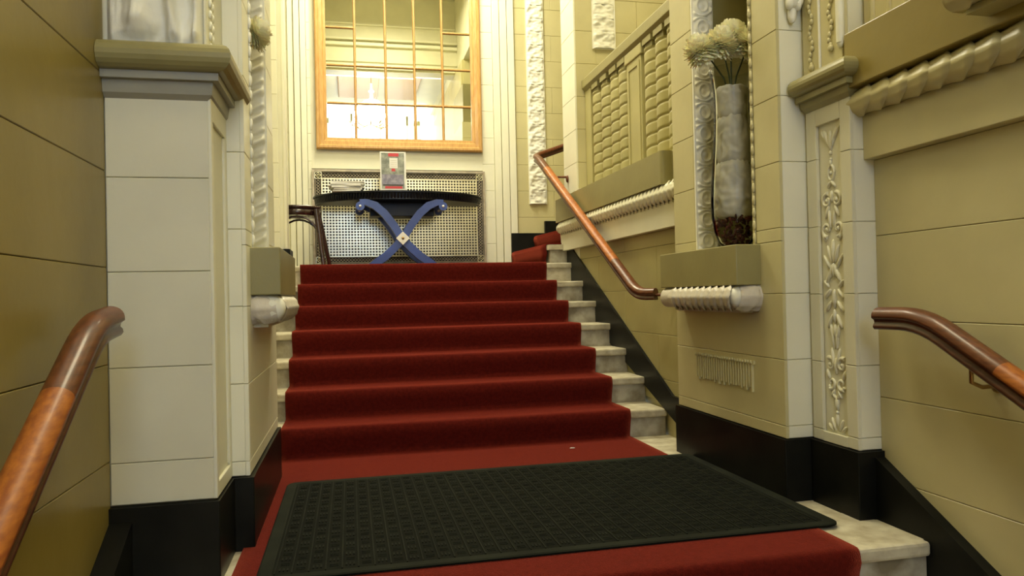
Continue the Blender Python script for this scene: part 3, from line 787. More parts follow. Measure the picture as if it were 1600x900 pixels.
# ================================================================== MIRROR
mi = thing('mirror', 'tall multi-paned mirror in a golden oak frame on the end wall', 'mirror', (.54, YB, 3.5))
om = (-.54, -YB, -3.5)
def Mi(o): o.location = om; return o
X0, X1, ZB_, ZT_ = -.296, 1.368, 2.375, 4.75
ix0, ix1, iz0, iz1 = X0+.105, X1-.105, ZB_+.12, ZT_-.12
def frame_bar(a, b, horiz, nm='frame_rail'):
    return a
YF = YB-.002
def prof_bar(parent, x0, z0, x1, z1, side):
    """frame member with stepped profile; side = which side is the outside"""
    pass
mb = MB(); # mitred stepped frame (profile offsets from the outside inwards)
prof = [(0, 0), (0, .045), (.012, .055), (.03, .055), (.04, .045), (.072, .040), (.082, .030), (.105, .026), (.105, 0)]
def fr_member(c0, c1, d0, d1, nm):
    """c0,c1 outer corners (x,z); d0,d1 inward diagonal directions"""
    vs = []
    for (c, d) in ((c0, d0), (c1, d1)):
        for (o_, h_) in prof: vs.append((c[0]+d[0]*o_, YF-h_, c[1]+d[1]*o_*1.12))
    k = len(prof); fs = [(j, (j+1) % k, k+(j+1) % k, k+j) for j in range(k)]+[tuple(range(k)), tuple(range(k, 2*k))]
    Mi(MB().add(vs, fs).build(nm, oak, mi))
fr_member((X0, ZB_), (X1, ZB_), (1, 1), (-1, 1), 'frame_rail'); fr_member((X0, ZT_), (X1, ZT_), (1, -1), (-1, -1), 'frame_rail')
fr_member((X0, ZB_), (X0, ZT_), (1, 1), (1, -1), 'frame_stile'); fr_member((X1, ZB_), (X1, ZT_), (-1, 1), (-1, -1), 'frame_stile')
colx = [ix0, .092, .395, .686, .972, ix1]
rowz = [iz0, 2.842, 3.222, 3.60]
def muntin(x0, z0, x1, z1):
    if abs(x1-x0) < .001:
        p_ = [(x0-.013, YF-.012), (x0-.005, YF-.028), (x0+.005, YF-.028), (x0+.013, YF-.012)]
        Mi(MB().prism(p_, 'Z', z0, z1).build('muntin', oak, mi))
    else:
        p_ = [(YF-.012, z0-.013), (YF-.028, z0-.005), (YF-.028, z0+.005), (YF-.012, z0+.013)]
        Mi(MB().prism(p_, 'X', x0, x1).build('muntin', oak, mi))
for x in colx[1:-1]: muntin(x, iz0, x, iz1)
for z in rowz[1:3]:
    for i in range(5): muntin(colx[i]+.004, z, colx[i+1]-.004, z)
for i in (0, 4):
    for z in (3.60, 3.98, 4.36): muntin(colx[i]+.004, z, colx[i+1]-.004, z)
for i in range(5):
    zs_ = [iz0, 2.842, 3.222]+([3.60, 3.98, 4.36] if i in (0, 4) else [])+[iz1]
    for j in range(len(zs_)-1):
        a, b, c, d = colx[i], colx[i+1], zs_[j], zs_[j+1]
        t1 = random.uniform(-.0006, .0006); t2 = random.uniform(-.0006, .0006)
        vs = [(a, YF-.010-t1, c), (b, YF-.010+t1, c), (b, YF-.010+t1+t2, d), (a, YF-.010-t1+t2, d)]
        vs += [(x, YF-.004, z) for (x, _, z) in vs]
        Mi(MB().add(vs, [(0,1,2,3),(4,7,6,5),(0,4,5,1),(1,5,6,2),(2,6,7,3),(3,7,4,0)]).build('mirror_pane', mirror_m, mi))

# ================================================================== RADIATOR GRILLE
gr = thing('radiator_grille', 'patterned perforated metal radiator grille in the wall behind the console table', 'grille', (.52, YB, 1.7))
og = (-.52, -YB, -1.7)
def G(o): o.location = og; return o
gx0, gx1, gz0, gz1 = -.345, 1.39, 1.215, 2.175
G(MB().box((gx0, YB-.004, gz0), (gx1, YB+.0, gz1)).build('cavity_dark_sheet', grilled, gr))  # dark sheet standing in for the shade of the hollow behind the lattice
b_ = .022
G(MB().box((gx0, YB-.03, gz0), (gx1, YB-.004, gz0+b_)).box((gx0, YB-.03, gz1-b_), (gx1, YB-.004, gz1)).box((gx0, YB-.03, gz0+b_), (gx0+b_, YB-.004, gz1-b_)).box((gx1-b_, YB-.03, gz0+b_), (gx1, YB-.004, gz1-b_)).build('outer_frame', grillef, gr))
# ornamental border: links
bw = .072
mb = MB()
def link_row(p0, p1, n):
    p0 = Vector(p0); p1 = Vector(p1); d = (p1-p0)/n; dn = d.normalized()
    perp = Vector((-dn.z, 0, dn.x))
    for k in range(n):
        c = p0+d*(k+.5)
        for sgn in (1, -1):
            a = c-d*.5+perp*sgn*.016; b = c+d*.5-perp*sgn*.016
            mb.tube([a, b], .0035, 4, cap=False)
    for sgn in (1, -1): mb.tube([p0+perp*sgn*.026, p1+perp*sgn*.026], .004, 4)
yq = YB-.016
cx0, cx1, cz0, cz1 = gx0+b_+bw/2, gx1-b_-bw/2, gz0+b_+bw/2, gz1-b_-bw/2
link_row((cx0+bw/2, yq, cz0), (cx1-bw/2, yq, cz0), 50); link_row((cx0+bw/2, yq, cz1), (cx1-bw/2, yq, cz1), 50)
link_row((cx0, yq, cz0+bw/2), (cx0, yq, cz1-bw/2), 26); link_row((cx1, yq, cz0+bw/2), (cx1, yq, cz1-bw/2), 26)
G(mb.build('border_links', grillef, gr))['kind'] = 'stuff'
for x in (cx0, cx1):
    for z in (cz0, cz1):
        mb = MB().box((x-.034, yq-.004, z-.034), (x+.034, yq+.006, z-.027)).box((x-.034, yq-.004, z+.027), (x+.034, yq+.006, z+.034)).box((x-.034, yq-.004, z-.027), (x-.027, yq+.006, z+.027)).box((x+.027, yq-.004, z-.027), (x+.034, yq+.006, z+.027))
        G(mb.build('corner_square', grillem, gr))
        mb = MB()
        for q in range(4):
            a, b = radians(90*q), radians(90*q+90)
            mb.tube([(x+.024*cos(a), yq-.008, z+.024*sin(a)), (x+.024*cos(b), yq-.008, z+.024*sin(b))], .004, 5)
        mb.ell((x, yq-.008, z), (.008, .006, .008), None, 6, 4)
        G(mb.build('corner_rosette', grillem, gr))
# perforated lattice
lx0, lx1, lz0, lz1 = cx0+bw/2, cx1-bw/2, cz0+bw/2, cz1-bw/2
mb = MB(); nxg, nzg = 52, 27
for i in range(nxg+1):
    x = lx0+(lx1-lx0)*i/nxg; mb.box((x-.0056, YB-.022, lz0), (x+.0056, YB-.017, lz1))
for j in range(nzg+1):
    z = lz0+(lz1-lz0)*j/nzg; mb.box((lx0, YB-.0225, z-.0056), (lx1, YB-.0168, z+.0056))
G(mb.build('perforated_lattice', grillem, gr))['kind'] = 'stuff'
G(MB().box((lx0-.006, YB-.026, lz0-.006), (lx1+.006, YB-.017, lz0)).box((lx0-.006, YB-.026, lz1), (lx1+.006, YB-.017, lz1+.006)).box((lx0-.006, YB-.026, lz0), (lx0, YB-.017, lz1)).box((lx1, YB-.026, lz0), (lx1+.006, YB-.017, lz1)).build('inner_frame', grillem, gr))

# ================================================================== CONSOLE TABLE
tb = thing('console_table', 'black half-round console table with ribbed edge and blue crossed scroll legs', 'table', (.49, 7.1, TOPZ+.012))
ot = (-.49, -7.1, -(TOPZ+.012))
def Tb(o): o.location = ot; return o
tcx, tyb, trx, try_, tz1 = .492, 7.30, .825, .56, 1.868
def half(rx, ry, n=40): return [(tcx+rx*cos(pi+pi*i/n), tyb+ry*sin(pi+pi*i/n)*1.0) for i in range(n+1)]
mb = MB().prism(half(trx, try_), 'Z', tz1-.016, tz1)
Tb(mb.build('table_top', blacktop, tb, bevel=.004))
# ribbed edge: reeded band narrowing under the top
mb = MB(); nr = 84
for i in range(nr):
    a0 = pi+pi*(i+.5)/nr
    x, y = tcx+(trx-.022)*cos(a0), tyb+(try_-.022)*sin(a0)
    dn = Vector((cos(a0)/trx, sin(a0)/try_, 0)).normalized()
    mb.tube([(x, y, tz1-.017), (x-dn.x*.006, y-dn.y*.006, tz1-.055), (x-dn.x*.02, y-dn.y*.02, tz1-.075)], [.012, .012, .007], 6)
Tb(mb.build('ribbed_edge', blacktop, tb))
Tb(MB().prism(half(trx-.03, try_-.03), 'Z', tz1-.078, tz1-.0165).build('apron', blacktop, tb))
Tb(MB().box((.20, 7.0, 1.66), (.80, 7.26, 1.789)).build('under_frame', blacktop, tb, bevel=.004))
def xleg(mir, y, dy=.035):
    P = [(.092, 1.735), (.078, 1.718), (.082, 1.695), (.105, 1.685), (.125, 1.700), (.128, 1.730), (.110, 1.755), (.085, 1.762)]
    curve = [(.10, 1.768), (.16, 1.765), (.24, 1.735), (.32, 1.665), (.40, 1.56), (.48, 1.43), (.56, 1.345), (.64, 1.27), (.72, 1.215), (.775, TOPZ+.013)]
    # a strip of constant width round the curve
    w = .036; L_ = []; R_ = []
    for i, (x, z) in enumerate(curve):
        a = curve[max(0, i-1)]; b = curve[min(len(curve)-1, i+1)]
        d = Vector((b[0]-a[0], b[1]-a[1])).normalized(); n_ = Vector((-d.y, d.x)); ww = w*(.62 if i == 0 else .8 if i == 1 else 1)
        L_.append((x+n_.x*ww, z+n_.y*ww)); R_.append((x-n_.x*ww, z-n_.y*ww))
    L_[-1] = (L_[-1][0]+.035, TOPZ+.013); R_[-1] = (R_[-1][0]+.0, TOPZ+.013)
    f_ = lambda p: (2*.484-p[0] if mir else p[0], p[1])
    mb = MB()
    for i in range(len(curve)-1):
        q = [f_(L_[i]), f_(L_[i+1]), f_(R_[i+1]), f_(R_[i])]
        mb.prism(q, 'Y', y-dy, y+dy)
    # scroll volute
    cx_, cz_ = f_((.105, 1.728))
    vol = [(cx_+.040*cos(2*pi*k/20), cz_+.040*sin(2*pi*k/20)) for k in range(20)]
    mb.prism(vol, 'Y', y-dy-.004, y+dy+.004)
    l = Tb(mb.build('leg', blueleg, tb))
    o = MB().ell((cx_, y-dy-.006, cz_), (.012, .008, .012), None, 8, 5).build('scroll_eye', paper, l)
for y in (6.83,): xleg(False, y, .03); xleg(True, y-.0, .034)
for y in (7.21,): xleg(False, y, .03); xleg(True, y, .034)
R45 = [(.484+.062*cos(pi/2*k), 1.432+.062*sin(pi/2*k)) for k in range(4)]
bo = Tb(MB().prism(R45, 'Y', 6.778, 6.795).build('diamond_boss', paper, tb, bevel=.003)); bo['label'] = 'white diamond boss with a dark pin'
MB().ell((.484, 6.776, 1.432), (.013, .006, .013), None, 8, 5).build('boss_pin', brass, bo)
Tb(MB().box((.468, 6.80, 1.41), (.50, 7.20, 1.455)).build('cross_bar', blueleg, tb))

# things on the table
TZ = tz1
sg = thing('brochure_stand', 'upright poster card with red header and footer leaning on the console table', 'sign', (.41, 6.80, TZ))
osg = (-.41, -6.80, -TZ)
def Sg(o): o.location = osg; return o
sx0, sx1, sy = .292, .528, 6.82
sz0, sz1 = TZ+.003, TZ+.365
Sg(MB().box((sx0, sy, sz0), (sx1, sy+.006, sz1)).build('card', paper, sg))
def pr_(x0, z0, x1, z1, m, nm, d=.0012): Sg(MB().box((sx0+x0*(sx1-sx0), sy-d, sz0+z0*(sz1-sz0)), (sx0+x1*(sx1-sx0), sy+.001, sz0+z1*(sz1-sz0))).build(nm, m, sg))
pr_(.05, .06, .93, .97, poster_g, 'photo_print'); pr_(.06, .16, .90, .42, poster_v, 'crowd_print', .0016)
pr_(.32, .88, .72, .96, poster_r, 'red_header', .0018); pr_(.36, .58, .68, .84, paper, 'title_card', .0018)
pr_(.44, .50, .58, .57, poster_r, 'red_mark', .0018); pr_(.18, .06, .85, .12, poster_r, 'red_footer', .0018); pr_(.10, .13, .88, .165, dark_print, 'dark_line', .0018)
for k in range(4): pr_(.40, .62+k*.05, .64, .635+k*.05, paper2, 'text_line', .0022)
Sg(MB().add([(sx0+.03, sy+.006, sz0), (sx1-.03, sy+.006, sz0), (sx1-.03, sy+.10, sz0), (sx0+.03, sy+.10, sz0), (sx0+.08, sy+.006, sz0+.2), (sx1-.08, sy+.006, sz0+.2)],
            [(0,1,2,3),(0,4,5,1),(3,2,5,4),(0,3,4),(1,5,2)]).build('easel_back', paper, sg))
# stack of leaflets
z = TZ+.0015; lay = [(0, .016, -3), (0, .018, 2), (.005, .014, 5), (-.012, .016, -6), (.0, .020, 1), (.008, .014, -2)]
for k, (dx, h, a) in enumerate(lay):
    mb = MB()
    w2, d2 = (.15, .11) if k > 1 else (.135, .11)
    mb.box((-w2+(.02 if k < 2 else 0), -d2, 0), (w2, d2, h-.0015))
    o = mb.build('leaflet_bundle', (paper if k % 2 == 0 else paper2), bevel=.002)
    # page lines as separate thin sheets
    MB().box((-w2+.012, -d2-.002, h*.35), (w2-.004, d2-.01, h*.45)).build('page_edge', paper2 if k % 2 == 0 else paper, o)
    o.location = (-.015+dx+k*.002, 6.97, z); o.rotation_euler = (0, 0, radians(a)); z += h
    pos = ['bottom bundle', 'second bundle from the bottom', 'third bundle from the bottom', 'third bundle from the top', 'second bundle from the top', 'top bundle'][k]
    tag(o, f'{pos} in the leaflet stack on the left of the console table', 'leaflets', 'leaflet bundles stacked on the console table')

# ================================================================== BENTWOOD CHAIR
ch = thing('bentwood_chair', 'dark brown bentwood chair beside the left column at the stair head', 'chair', (-.44, 6.62, TOPZ+.012))
def Ch(o): return o
zs = .50
Ch(MB().lathe([(.0, zs-.005), (.17, zs-.008), (.20, zs), (.205, zs+.012), (.20, zs+.022), (.16, zs+.018), (0, zs+.012)], seg=28).build('seat', chairw, ch))
Ch(MB().lathe([(.185, zs-.06), (.195, zs-.055), (.195, zs-.008), (.185, zs-.006)], seg=28).build('seat_ring', chairw, ch))
legs = [(.17, -.14, .225, -.19), (.17, .14, .27, .22), (-.15, -.13, -.19, -.2), (-.15, .13, -.19, .2)]
for (x, y, x2, y2) in legs:
    MB().tube([(x, y, zs-.01), (x+(x2-x)*.35, y+(y2-y)*.3, zs*.65), (x2, y2, 0)], [.026, .024, .019], 10).build('leg', chairw, ch)
for (a, b) in ((0, 2), (0, 1), (1, 3), (2, 3)):
    A = Vector((legs[a][0]*1.12, legs[a][1]*1.12, .24)); B_ = Vector((legs[b][0]*1.12, legs[b][1]*1.12, .24))
    pts_ = [A.lerp(B_, .5+.5*(-cos(pi*i/12)))+Vector((0, 0, .19*sin(pi*i/12))) for i in range(13)]
    MB().tube(pts_, .009, 8).build('hoop_brace', chairw, ch)
bp = [(-.16, -.15, zs), (-.175, -.16, zs+.12), (-.21, -.165, zs+.27), (-.25, -.13, zs+.40), (-.265, 0, zs+.44), (-.25, .13, zs+.40), (-.21, .165, zs+.27), (-.175, .16, zs+.12), (-.16, .15, zs)]
MB().tube(bp, .014, 10).build('back_hoop', chairw, ch)
MB().tube([(-.165, -.07, zs+.01), (-.20, -.08, zs+.24), (-.235, 0, zs+.33), (-.20, .08, zs+.24), (-.165, .07, zs+.01)], .010, 8).build('inner_hoop', chairw, ch)

# ================================================================== HANDRAILS
def rail_prof(w=.037, h=.040):
    # rounded grip top, grooved sides, bead below
    P = []
    for a in range(0, 181, 15): P.append((w*cos(radians(a)), h*.25+h*.75*sin(radians(a))))
    P += [(-w, h*.02), (-w*.72, -h*.16), (-w*.66, -h*.40), (-w*.82, -h*.58), (-w*.86, -h*.80), (-w*.70, -h)]
    P += [(w*.70, -h), (w*.86, -h*.80), (w*.82, -h*.58), (w*.66, -h*.40), (w*.72, -h*.16), (w, h*.02)]
    return P
def split_prof(P):
    top = P[:13]+[(-P[0][0], P[-1][1]), P[-1]]
    low = [p for p in P[13:-1]]
    low = [(p[0], p[1]) for p in low]+[(P[-1][0]*.96, P[-1][1]-.0002), (-P[-1][0]*.96, P[-1][1]-.0002)]
    return top, low
def smooth_path(pts, r=.12, n=5):
    P = [Vector(p) for p in pts]; out = [P[0]]
    for i in range(1, len(P)-1):
        a = (P[i-1]-P[i]); b = (P[i+1]-P[i]); ra = min(r, a.length*.45); rb = min(r, b.length*.45)
        s0 = P[i]+a.normalized()*ra; s1 = P[i]+b.normalized()*rb
        for k in range(n+1):
            t = k/n; out.append(s0*(1-t)**2+P[i]*2*t*(1-t)+s1*t*t)
    out.append(P[-1]); return out
def handrail(label, pts, split, loc, r=.10, w=.037, h=.040):
    t = thing('handrail', label, 'handrail', loc)
    sp = smooth_path(pts, r)
    # upper part (darker end piece) and lighter long piece
    k = split
    pr = rail_prof(w, h)
    a, b = sp[:k+1], sp[k:]
    pt, pb = split_prof(pr)
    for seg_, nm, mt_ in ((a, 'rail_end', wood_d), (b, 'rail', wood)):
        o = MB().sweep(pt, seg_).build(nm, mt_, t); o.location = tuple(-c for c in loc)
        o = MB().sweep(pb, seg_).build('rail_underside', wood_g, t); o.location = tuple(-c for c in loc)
    return t
def bracket(t, loc, p, wall_x, s):
    """curved brass bracket from the wall to under the rail at p"""
    mb = MB()
    x, y, z = p
    mb.tube([(wall_x, y, z-.07), (wall_x+(x-wall_x)*.6, y, z-.072), (x, y, z-.055), (x, y, z-.01)], .007, 8)
    mb.lathe([(0, 0), (.022, 0), (.026, .004), (.02, .008)], seg=16) if False else None
    mb.ell((wall_x-s*.004, y, z-.07), (.008, .024, .024), None, 12, 6)
    o = mb.build('bracket', brass, t); o.location = tuple(-c for c in loc)
    for dy in (-.09, .0):
        q = MB().ell((x, y+dy, z-.004+dy*.53), (.008, .010, .010), None, 8, 5).build('screw', brass, t); q.location = tuple(-c for c in loc)
# near right
Ln = (1.88, 1.9, 0)
pts = [(1.88, 2.315, .770), (1.88, 2.10, .772), (1.88, 1.72, .772-.38*.53), (1.88, .6, .772-1.5*.53)]
hr = handrail('varnished wooden handrail on the right wall nearest the camera', pts, 7, Ln)
bracket(hr, Ln, (1.88, 1.92, .635), 1.978, 1); bracket(hr, Ln, (1.88, .95, .12), 1.978, 1)
# near left
Ll = (-.635, 1.9, 0)
sl = .69
pts = [(-.635, 2.175, .838), (-.635, 2.02, .822), (-.635, 1.72, .822-.30*sl), (-.635, .5, .822-1.52*sl)]
hl = handrail('varnished wooden handrail on the olive left wall', pts, 7, Ll, r=.10, w=.036, h=.040)
bracket(hl, Ll, (-.635, 1.3, .30), -.73, -1)
# right flight
Lf = (1.74, 5.3, 1.2)
pts = [(1.80, 4.13, .872), (1.745, 4.20, .872), (1.74, 4.32, .905), (1.74, 4.66, .905+.34*.548), (1.74, 6.25, .905+1.93*.548), (1.74, 6.55, .905+2.23*.548), (1.74, 6.72, 2.19), (1.95, 6.80, 2.27), (2.35, 6.83, 2.42)]
sp = smooth_path(pts, .07)
t = thing('handrail', 'long varnished wooden handrail climbing the right wall beside the red stairs', 'handrail', Lf)
pr_h = rail_prof(.034, .036)
i0 = 15; i1 = 24
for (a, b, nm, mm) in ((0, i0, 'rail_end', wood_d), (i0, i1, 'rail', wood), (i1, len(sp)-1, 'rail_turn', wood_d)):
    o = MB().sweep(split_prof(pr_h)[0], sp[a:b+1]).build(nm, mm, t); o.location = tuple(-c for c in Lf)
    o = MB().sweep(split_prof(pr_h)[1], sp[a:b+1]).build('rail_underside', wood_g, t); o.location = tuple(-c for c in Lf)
o = MB().tube([(1.80, 4.13, .865), (1.84, 4.09, .868), (1.886, 4.06, .868)], .009, 8).ell((1.876, 4.06, .855), (.014, .02, .034)).build('bracket', wood_d, t); o.location = tuple(-c for c in Lf)
o = MB().tube([(1.74, 5.75, 1.655), (1.74, 5.76, 1.63), (1.80, 5.76, 1.63)], .009, 8).build('bracket', brass, t); o.location = tuple(-c for c in Lf)
o = MB().tube([(1.74, 6.08, 1.865), (1.78, 6.1, 1.90), (1.862, 6.1, 1.90)], .010, 8).ell((1.862, 6.1, 1.885), (.012, .022, .034)).build('bracket', wood_d, t); o.location = tuple(-c for c in Lf)

# ================================================================== VASES AND FLOWERS
def vase_prof():
    # (radius, z) - tall waisted vase
    return [(.045, 0), (.062, .004), (.080, .03), (.098, .08), (.110, .15), (.112, .23), (.106, .33), (.097, .45), (.090, .56), (.086, .66), (.088, .75), (.096, .82), (.108, .86)]
def make_vase(x, y, z, label):
    v = thing('glass_vase', label, 'vase', (x, y, z))
    pr_ = vase_prof(); inner = [(max(.01, r-.004), zz+(.012 if i == 0 else 0)) for i, (r, zz) in enumerate(pr_)]
    full = pr_+inner[::-1]
    mb = MB(); seg = 32; n = len(full); vs = []
    for j in range(seg):
        a = 2*pi*j/seg
        for (r, zz) in full: vs.append((r*cos(a), r*sin(a), zz))
    mb.add(vs, [(j*n+i, ((j+1) % seg)*n+i, ((j+1) % seg)*n+i+1, j*n+i+1) for j in range(seg) for i in range(n-1)], True)
    mb.add(vs, [tuple(j*n for j in range(seg)), tuple(j*n+n-1 for j in range(seg))])
    mb.build('vase_glass', glass, v)
    return v
def tulle_mesh(z0, z1, seed):
    mb = MB(); seg = 56; nz = 44; vs = []; pr_ = vase_prof()
    def rad(z):
        for (r0, a), (r1, b) in zip(pr_, pr_[1:]):
            if a <= z <= b: return r0+(r1-r0)*(z-a)/(b-a)
        return pr_[-1][0]
    for i in range(nz+1):
        z = z0+(z1-z0)*i/nz; t = i/nz; env = min(1, sin(pi*min(1, max(0, t)))**.13+.02) if 0 < t < 1 else .05
        for j in range(seg):
            a = 2*pi*j/seg
            nn_ = noise.noise(Vector((cos(a)*2+seed, sin(a)*2, z*16)))*.5-.9*abs(noise.noise(Vector((cos(a)*3+z*9, sin(a)*3+seed, z*22))))+.25
            r = (rad(z)-.006)*env*(.91+.13*min(.8, max(-1, nn_*1.9))-.02)
            vs.append((r*cos(a), r*sin(a), z+.008*nn_))
    mb.add(vs, [(i*seg+j, i*seg+(j+1) % seg, (i+1)*seg+(j+1) % seg, (i+1)*seg+j) for i in range(nz) for j in range(seg)], True)
    mb.add(vs, [tuple(range(seg)), tuple(range(nz*seg, (nz+1)*seg))]); return mb
def bloom_mesh(R_=.085, n=190, seed=1):
    rnd = random.Random(seed); mb = MB()
    for i in range(n):
        ph = i*2.399963; ct = 1-1.75*(i+.5)/n; st_ = sqrt(max(0, 1-ct*ct))
        d = Vector((st_*cos(ph), st_*sin(ph), ct)); L_ = R_*(1+rnd.uniform(-.12, .12)); w = .013
        tng = d.cross(Vector((.3, .2, 1))).normalized(); upn = tng.cross(d)
        droop = Vector((0, 0, 1))*(.010*(1-ct)*-1)
        rows = []
        for s_t, ww, cup in ((.12, .3, 0), (.55, .9, .003), (.85, 1.0, .006), (1.0, .45, .012)):
            c = d*L_*s_t+upn*cup+droop*s_t*s_t
            rows.append((c-tng*w*ww+upn*.003, c, c+tng*w*ww+upn*.003))
        vs = [p for r in rows for p in r]
        mb.add(vs, [(r*3+c, r*3+c+1, r*3+c+4, r*3+c+3) for r in range(3) for c in range(2)], True)
    mb.ell((0, 0, 0), (R_*.5,)*3, None, 8, 6)
    return mb.mesh('petals', petal)
vz = 1.084
bms = [bloom_mesh(.088, 330, 1), bloom_mesh(.088, 300, 5)]
def flower(x, y, z, rot, scl, label, base, k):
    f_ = thing('chrysanthemum', label, 'flower', base, 'cream chrysanthemums in the niche vases')
    rel = Vector((x, y, z))-Vector(base)
    o = inst(bms[k % 2], 'petals', f_, rel, rot, (scl,)*3); o['kind'] = 'stuff'
    MB().tube([(0, 0, 0), (rel.x*.25, rel.y*.25, rel.z*.5), rel*.9 if False else (rel.x*.7, rel.y*.7, rel.z*.88), rel], .004, 6).build('stem', stemm, f_)
    return f_
def vase_set(x, y, side):
    lab = 'tall waisted clear glass vase of white tulle in the right niche' if side > 0 else 'clear glass vase mostly hidden in the left niche'
    make_vase(x, y, vz, lab)
    w_ = 'right' if side > 0 else 'left'
    for (a, b, sd, nm) in ((.14, .425, 3, 'lower'), (.40, .645, 9, 'middle'), (.62, .78, 17, 'upper')):
        if side < 0 and nm != 'upper': continue
        o = tulle_mesh(a, b, sd+side).build('tulle_bundle', tulle); o.location = (x, y, vz)
        tag(o, f'{nm} bunch of crumpled white tulle inside the {w_} niche vase', 'fabric', 'tulle bunches inside the niche vases')
    if side > 0:
        rnd = random.Random(4); mb = MB()
        for k in range(130):
            z = .018+rnd.random()*.13; R_ = (.055+ .045*min(1, z/.08))*sqrt(rnd.random())*.93; a = rnd.random()*2*pi
            rot = Matrix.Rotation(rnd.random()*6, 3, 'X') @ Matrix.Rotation(rnd.random()*6, 3, 'Y')
            mb.ell((R_*cos(a), R_*sin(a), z), (.016, .011, .005), rot, 5, 3)
        o = mb.build('potpourri', bark); o.location = (x, y, vz)
        tag(o, 'dark red potpourri chips filling the bottom of the niche vase', 'potpourri', None, 'stuff')
vase_set(1.812, 3.20, 1)
base = (1.812, 3.20, vz+.70)
F_ = [(1.615, 3.13, 2.005, (.2, -.7, 0), .86, 'leftmost cream chrysanthemum drooping over the rim of the niche vase'),
      (1.715, 3.12, 2.035, (.4, -.2, .5), .90, 'middle cream chrysanthemum above the rim of the niche vase'),
      (1.800, 3.18, 2.085, (.1, .1, 0), 1.0, 'rear upper cream chrysanthemum of the niche vase'),
      (1.86, 3.10, 2.03, (.4, .4, 0), .95, 'rightmost cream chrysanthemum partly behind the niche edge')]
for k, (x, y, z, r_, s_c, lb) in enumerate(F_): flower(x, y, z, r_, s_c, lb, base, k)
vase_set(-.50, 3.20, -1)
flower(-.375, 3.26, 2.02, (.2, .6, 0), .78, 'cream chrysanthemum peeking out of the left niche', (-.50, 3.20, vz+.70), 1)

# ================================================================== UPPER WALLS, CEILING, LOBBY (seen in the mirror)
struct(MB().box((-1.7, -2.7, CEIL), (3.5, 7.9, CEIL+.1)).build('ceiling', cream))
uw = struct(MB().box((-.95, 2.5, 3.6), (-.62, 6.14, CEIL)).build('wall_left', cream))
struct(MB().box((2.36, 2.5, 4.2), (2.5, 3.6, CEIL)).build('wall_right', cream))
struct(MB().box((2.0, 3.76, 4.3), (2.2, 6.2, CEIL)).build('wall_right', cream))
struct(MB().box((-1.7, YB, 5.6), (3.5, YB+.3, CEIL)).build('wall_back', cream))
struct(MB().box((1.98, -2.6, 5.0), (2.25, 3.8, CEIL)).build('wall_right', cream))
struct(MB().box((-.95, -2.6, 5.0), (-.73, 2.6, CEIL)).build('wall_left', cream))
# beam with mouldings across the hall
bm_ = struct(MB().box((-.95, 1.4, 4.95), (2.25, 1.7, CEIL)).build('trim_1', cream))
for k, (z, d, h) in enumerate(((4.98, .05, .05), (5.10, .03, .03), (5.38, .07, .06), (5.47, .10, .04), (5.75, .04, .03))):
    MB().box((-.73, 1.7, z), (1.98, 1.7+d, z+h)).build('cornice_band', cream if k % 2 else pale, bm_, bevel=.008)
# lobby ceiling with beige coffers
lc = struct(MB().box((-.95, -2.6, 5.25), (2.25, 1.4, 5.35)).build('ceiling', pale))
for (a, b) in ((-.15, .62), (.78, 1.5)):
    MB().box((a, -1.0, 5.19), (b, .98, 5.25)).build('coffer_panel', oak, lc, bevel=.02)
# front wall with tall window
wf = struct(MB().box((-.95, -2.8, -.93), (2.25, -2.6, 1.95)).box((-.95, -2.8, 1.95), (-.5, -2.6, 5.6)).box((2.05, -2.8, 1.95), (2.25, -2.6, 5.6)).build('wall_front', cream))
wn = struct(MB().box((-.5, -2.72, 1.95), (2.05, -2.70, 5.3)).build('window_1', winglow))
for x in (-.5, .14, .77, 1.40, 2.0): MB().box((x, -2.70, 1.95), (x+.05, -2.62, 5.3)).build('window_mullion', olive2, wn)
for (a, b) in ((1.42, 1.78), (-.5, -.30)):
    MB().prism([(a, 1.95), (b, 1.95), (b-.08, 3.6), ((a+b)/2+.05, 5.1), ((a+b)/2-.02, 5.1), (a+.02, 3.6)], 'Y', -2.60, -2.57).build('window_curtain', gold, wn)
for z in (1.95, 3.4, 4.6): MB().box((-.5, -2.70, z), (2.05, -2.64, z+.05)).build('window_bar', olive2, wn)
w2 = struct(MB().box((-.55, -2.60, 1.95), (.55, -2.585, 3.0)).build('added_blue_pane', blueglow))  # unseen blue glowing pane, added for the blue highlight on the grille
for x in (-.59, -.03, .53): MB().box((x, -2.59, 1.93), (x+.06, -2.56, 3.04)).build('window_mullion', olive2, w2)
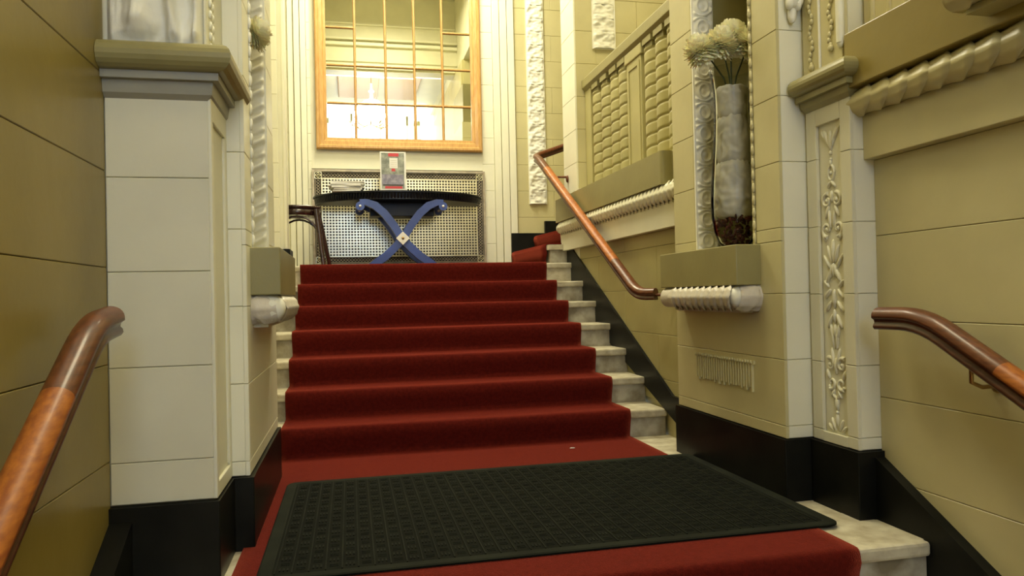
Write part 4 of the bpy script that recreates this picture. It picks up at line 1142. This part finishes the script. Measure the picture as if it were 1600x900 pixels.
lp_ = thing('added_ceiling_glow', 'glowing strips added to the lobby ceiling to brighten its reflection in the landing mirror', 'added glow', (.6, -.4, 5.2))  # emissive strips added to make the mirrored lobby ceiling brighter
for k, (a, b) in enumerate(((-1.9, -1.25), (1.08, 1.36))):
    MB().box((-1.2, a, -.05), (1.25, b, -.01)).build('glow_strip', panelglow, lp_)
# entrance door
dr = struct(MB().box((-.55, -2.6, -.825), (.35, -2.55, 1.4)).build('door_1', wood_d))
MB().box((-.45, -2.552, -.55), (.25, -2.545, 1.3)).build('door_glass', winglow, dr)

# ================================================================== CHANDELIER (hangs over the lower stairs, seen in the mirror)
cd = thing('chandelier', 'crystal chandelier with lit candle bulbs reflected in the landing mirror', 'chandelier', (.45, .8, 4.1))
MB().tube([(0, 0, .9), (0, 0, 2.1)], .008, 6).build('chain', brass, cd)
MB().lathe([(.02, 0), (.06, .05), (.03, .15), (.05, .3), (.02, .45), (.035, .6), (.015, .9)], seg=16).build('stem', crystal, cd)
for k in range(8):
    a = 2*pi*k/8
    pth = [(0, 0, .12), (.15*cos(a), .15*sin(a), .03), (.32*cos(a), .32*sin(a), .06), (.38*cos(a), .38*sin(a), .17)]
    ar = MB().tube(smooth_path(pth, .1), .009, 6).build('arm', brass, cd)
    MB().ell((.38*cos(a), .38*sin(a), .22), (.02, .02, .05), None, 8, 6).build('bulb', lampglow, ar)
    mb = MB()
    for j in range(6):
        t = j/5; mb.ell((.38*(1-t*.9)*cos(a), .38*(1-t*.9)*sin(a), .15+.6*t-.25*sin(pi*t)), (.014, .014, .022), None, 6, 4)
        mb.ell((.38*cos(a+t*.7), .38*sin(a+t*.7), .10-.05*sin(pi*t)), (.012, .012, .02), None, 6, 4)
    o = mb.build('crystal_drops', crystal, cd); o['kind'] = 'stuff'
MB().lathe([(.01, -.28), (.08, -.2), (.16, -.08), (.18, 0), (.02, .01)], seg=20).build('crystal_bowl', crystal, cd)
point_light('chandelier_lamp', (.45, .8, 4.45), 42, WARM, .25)
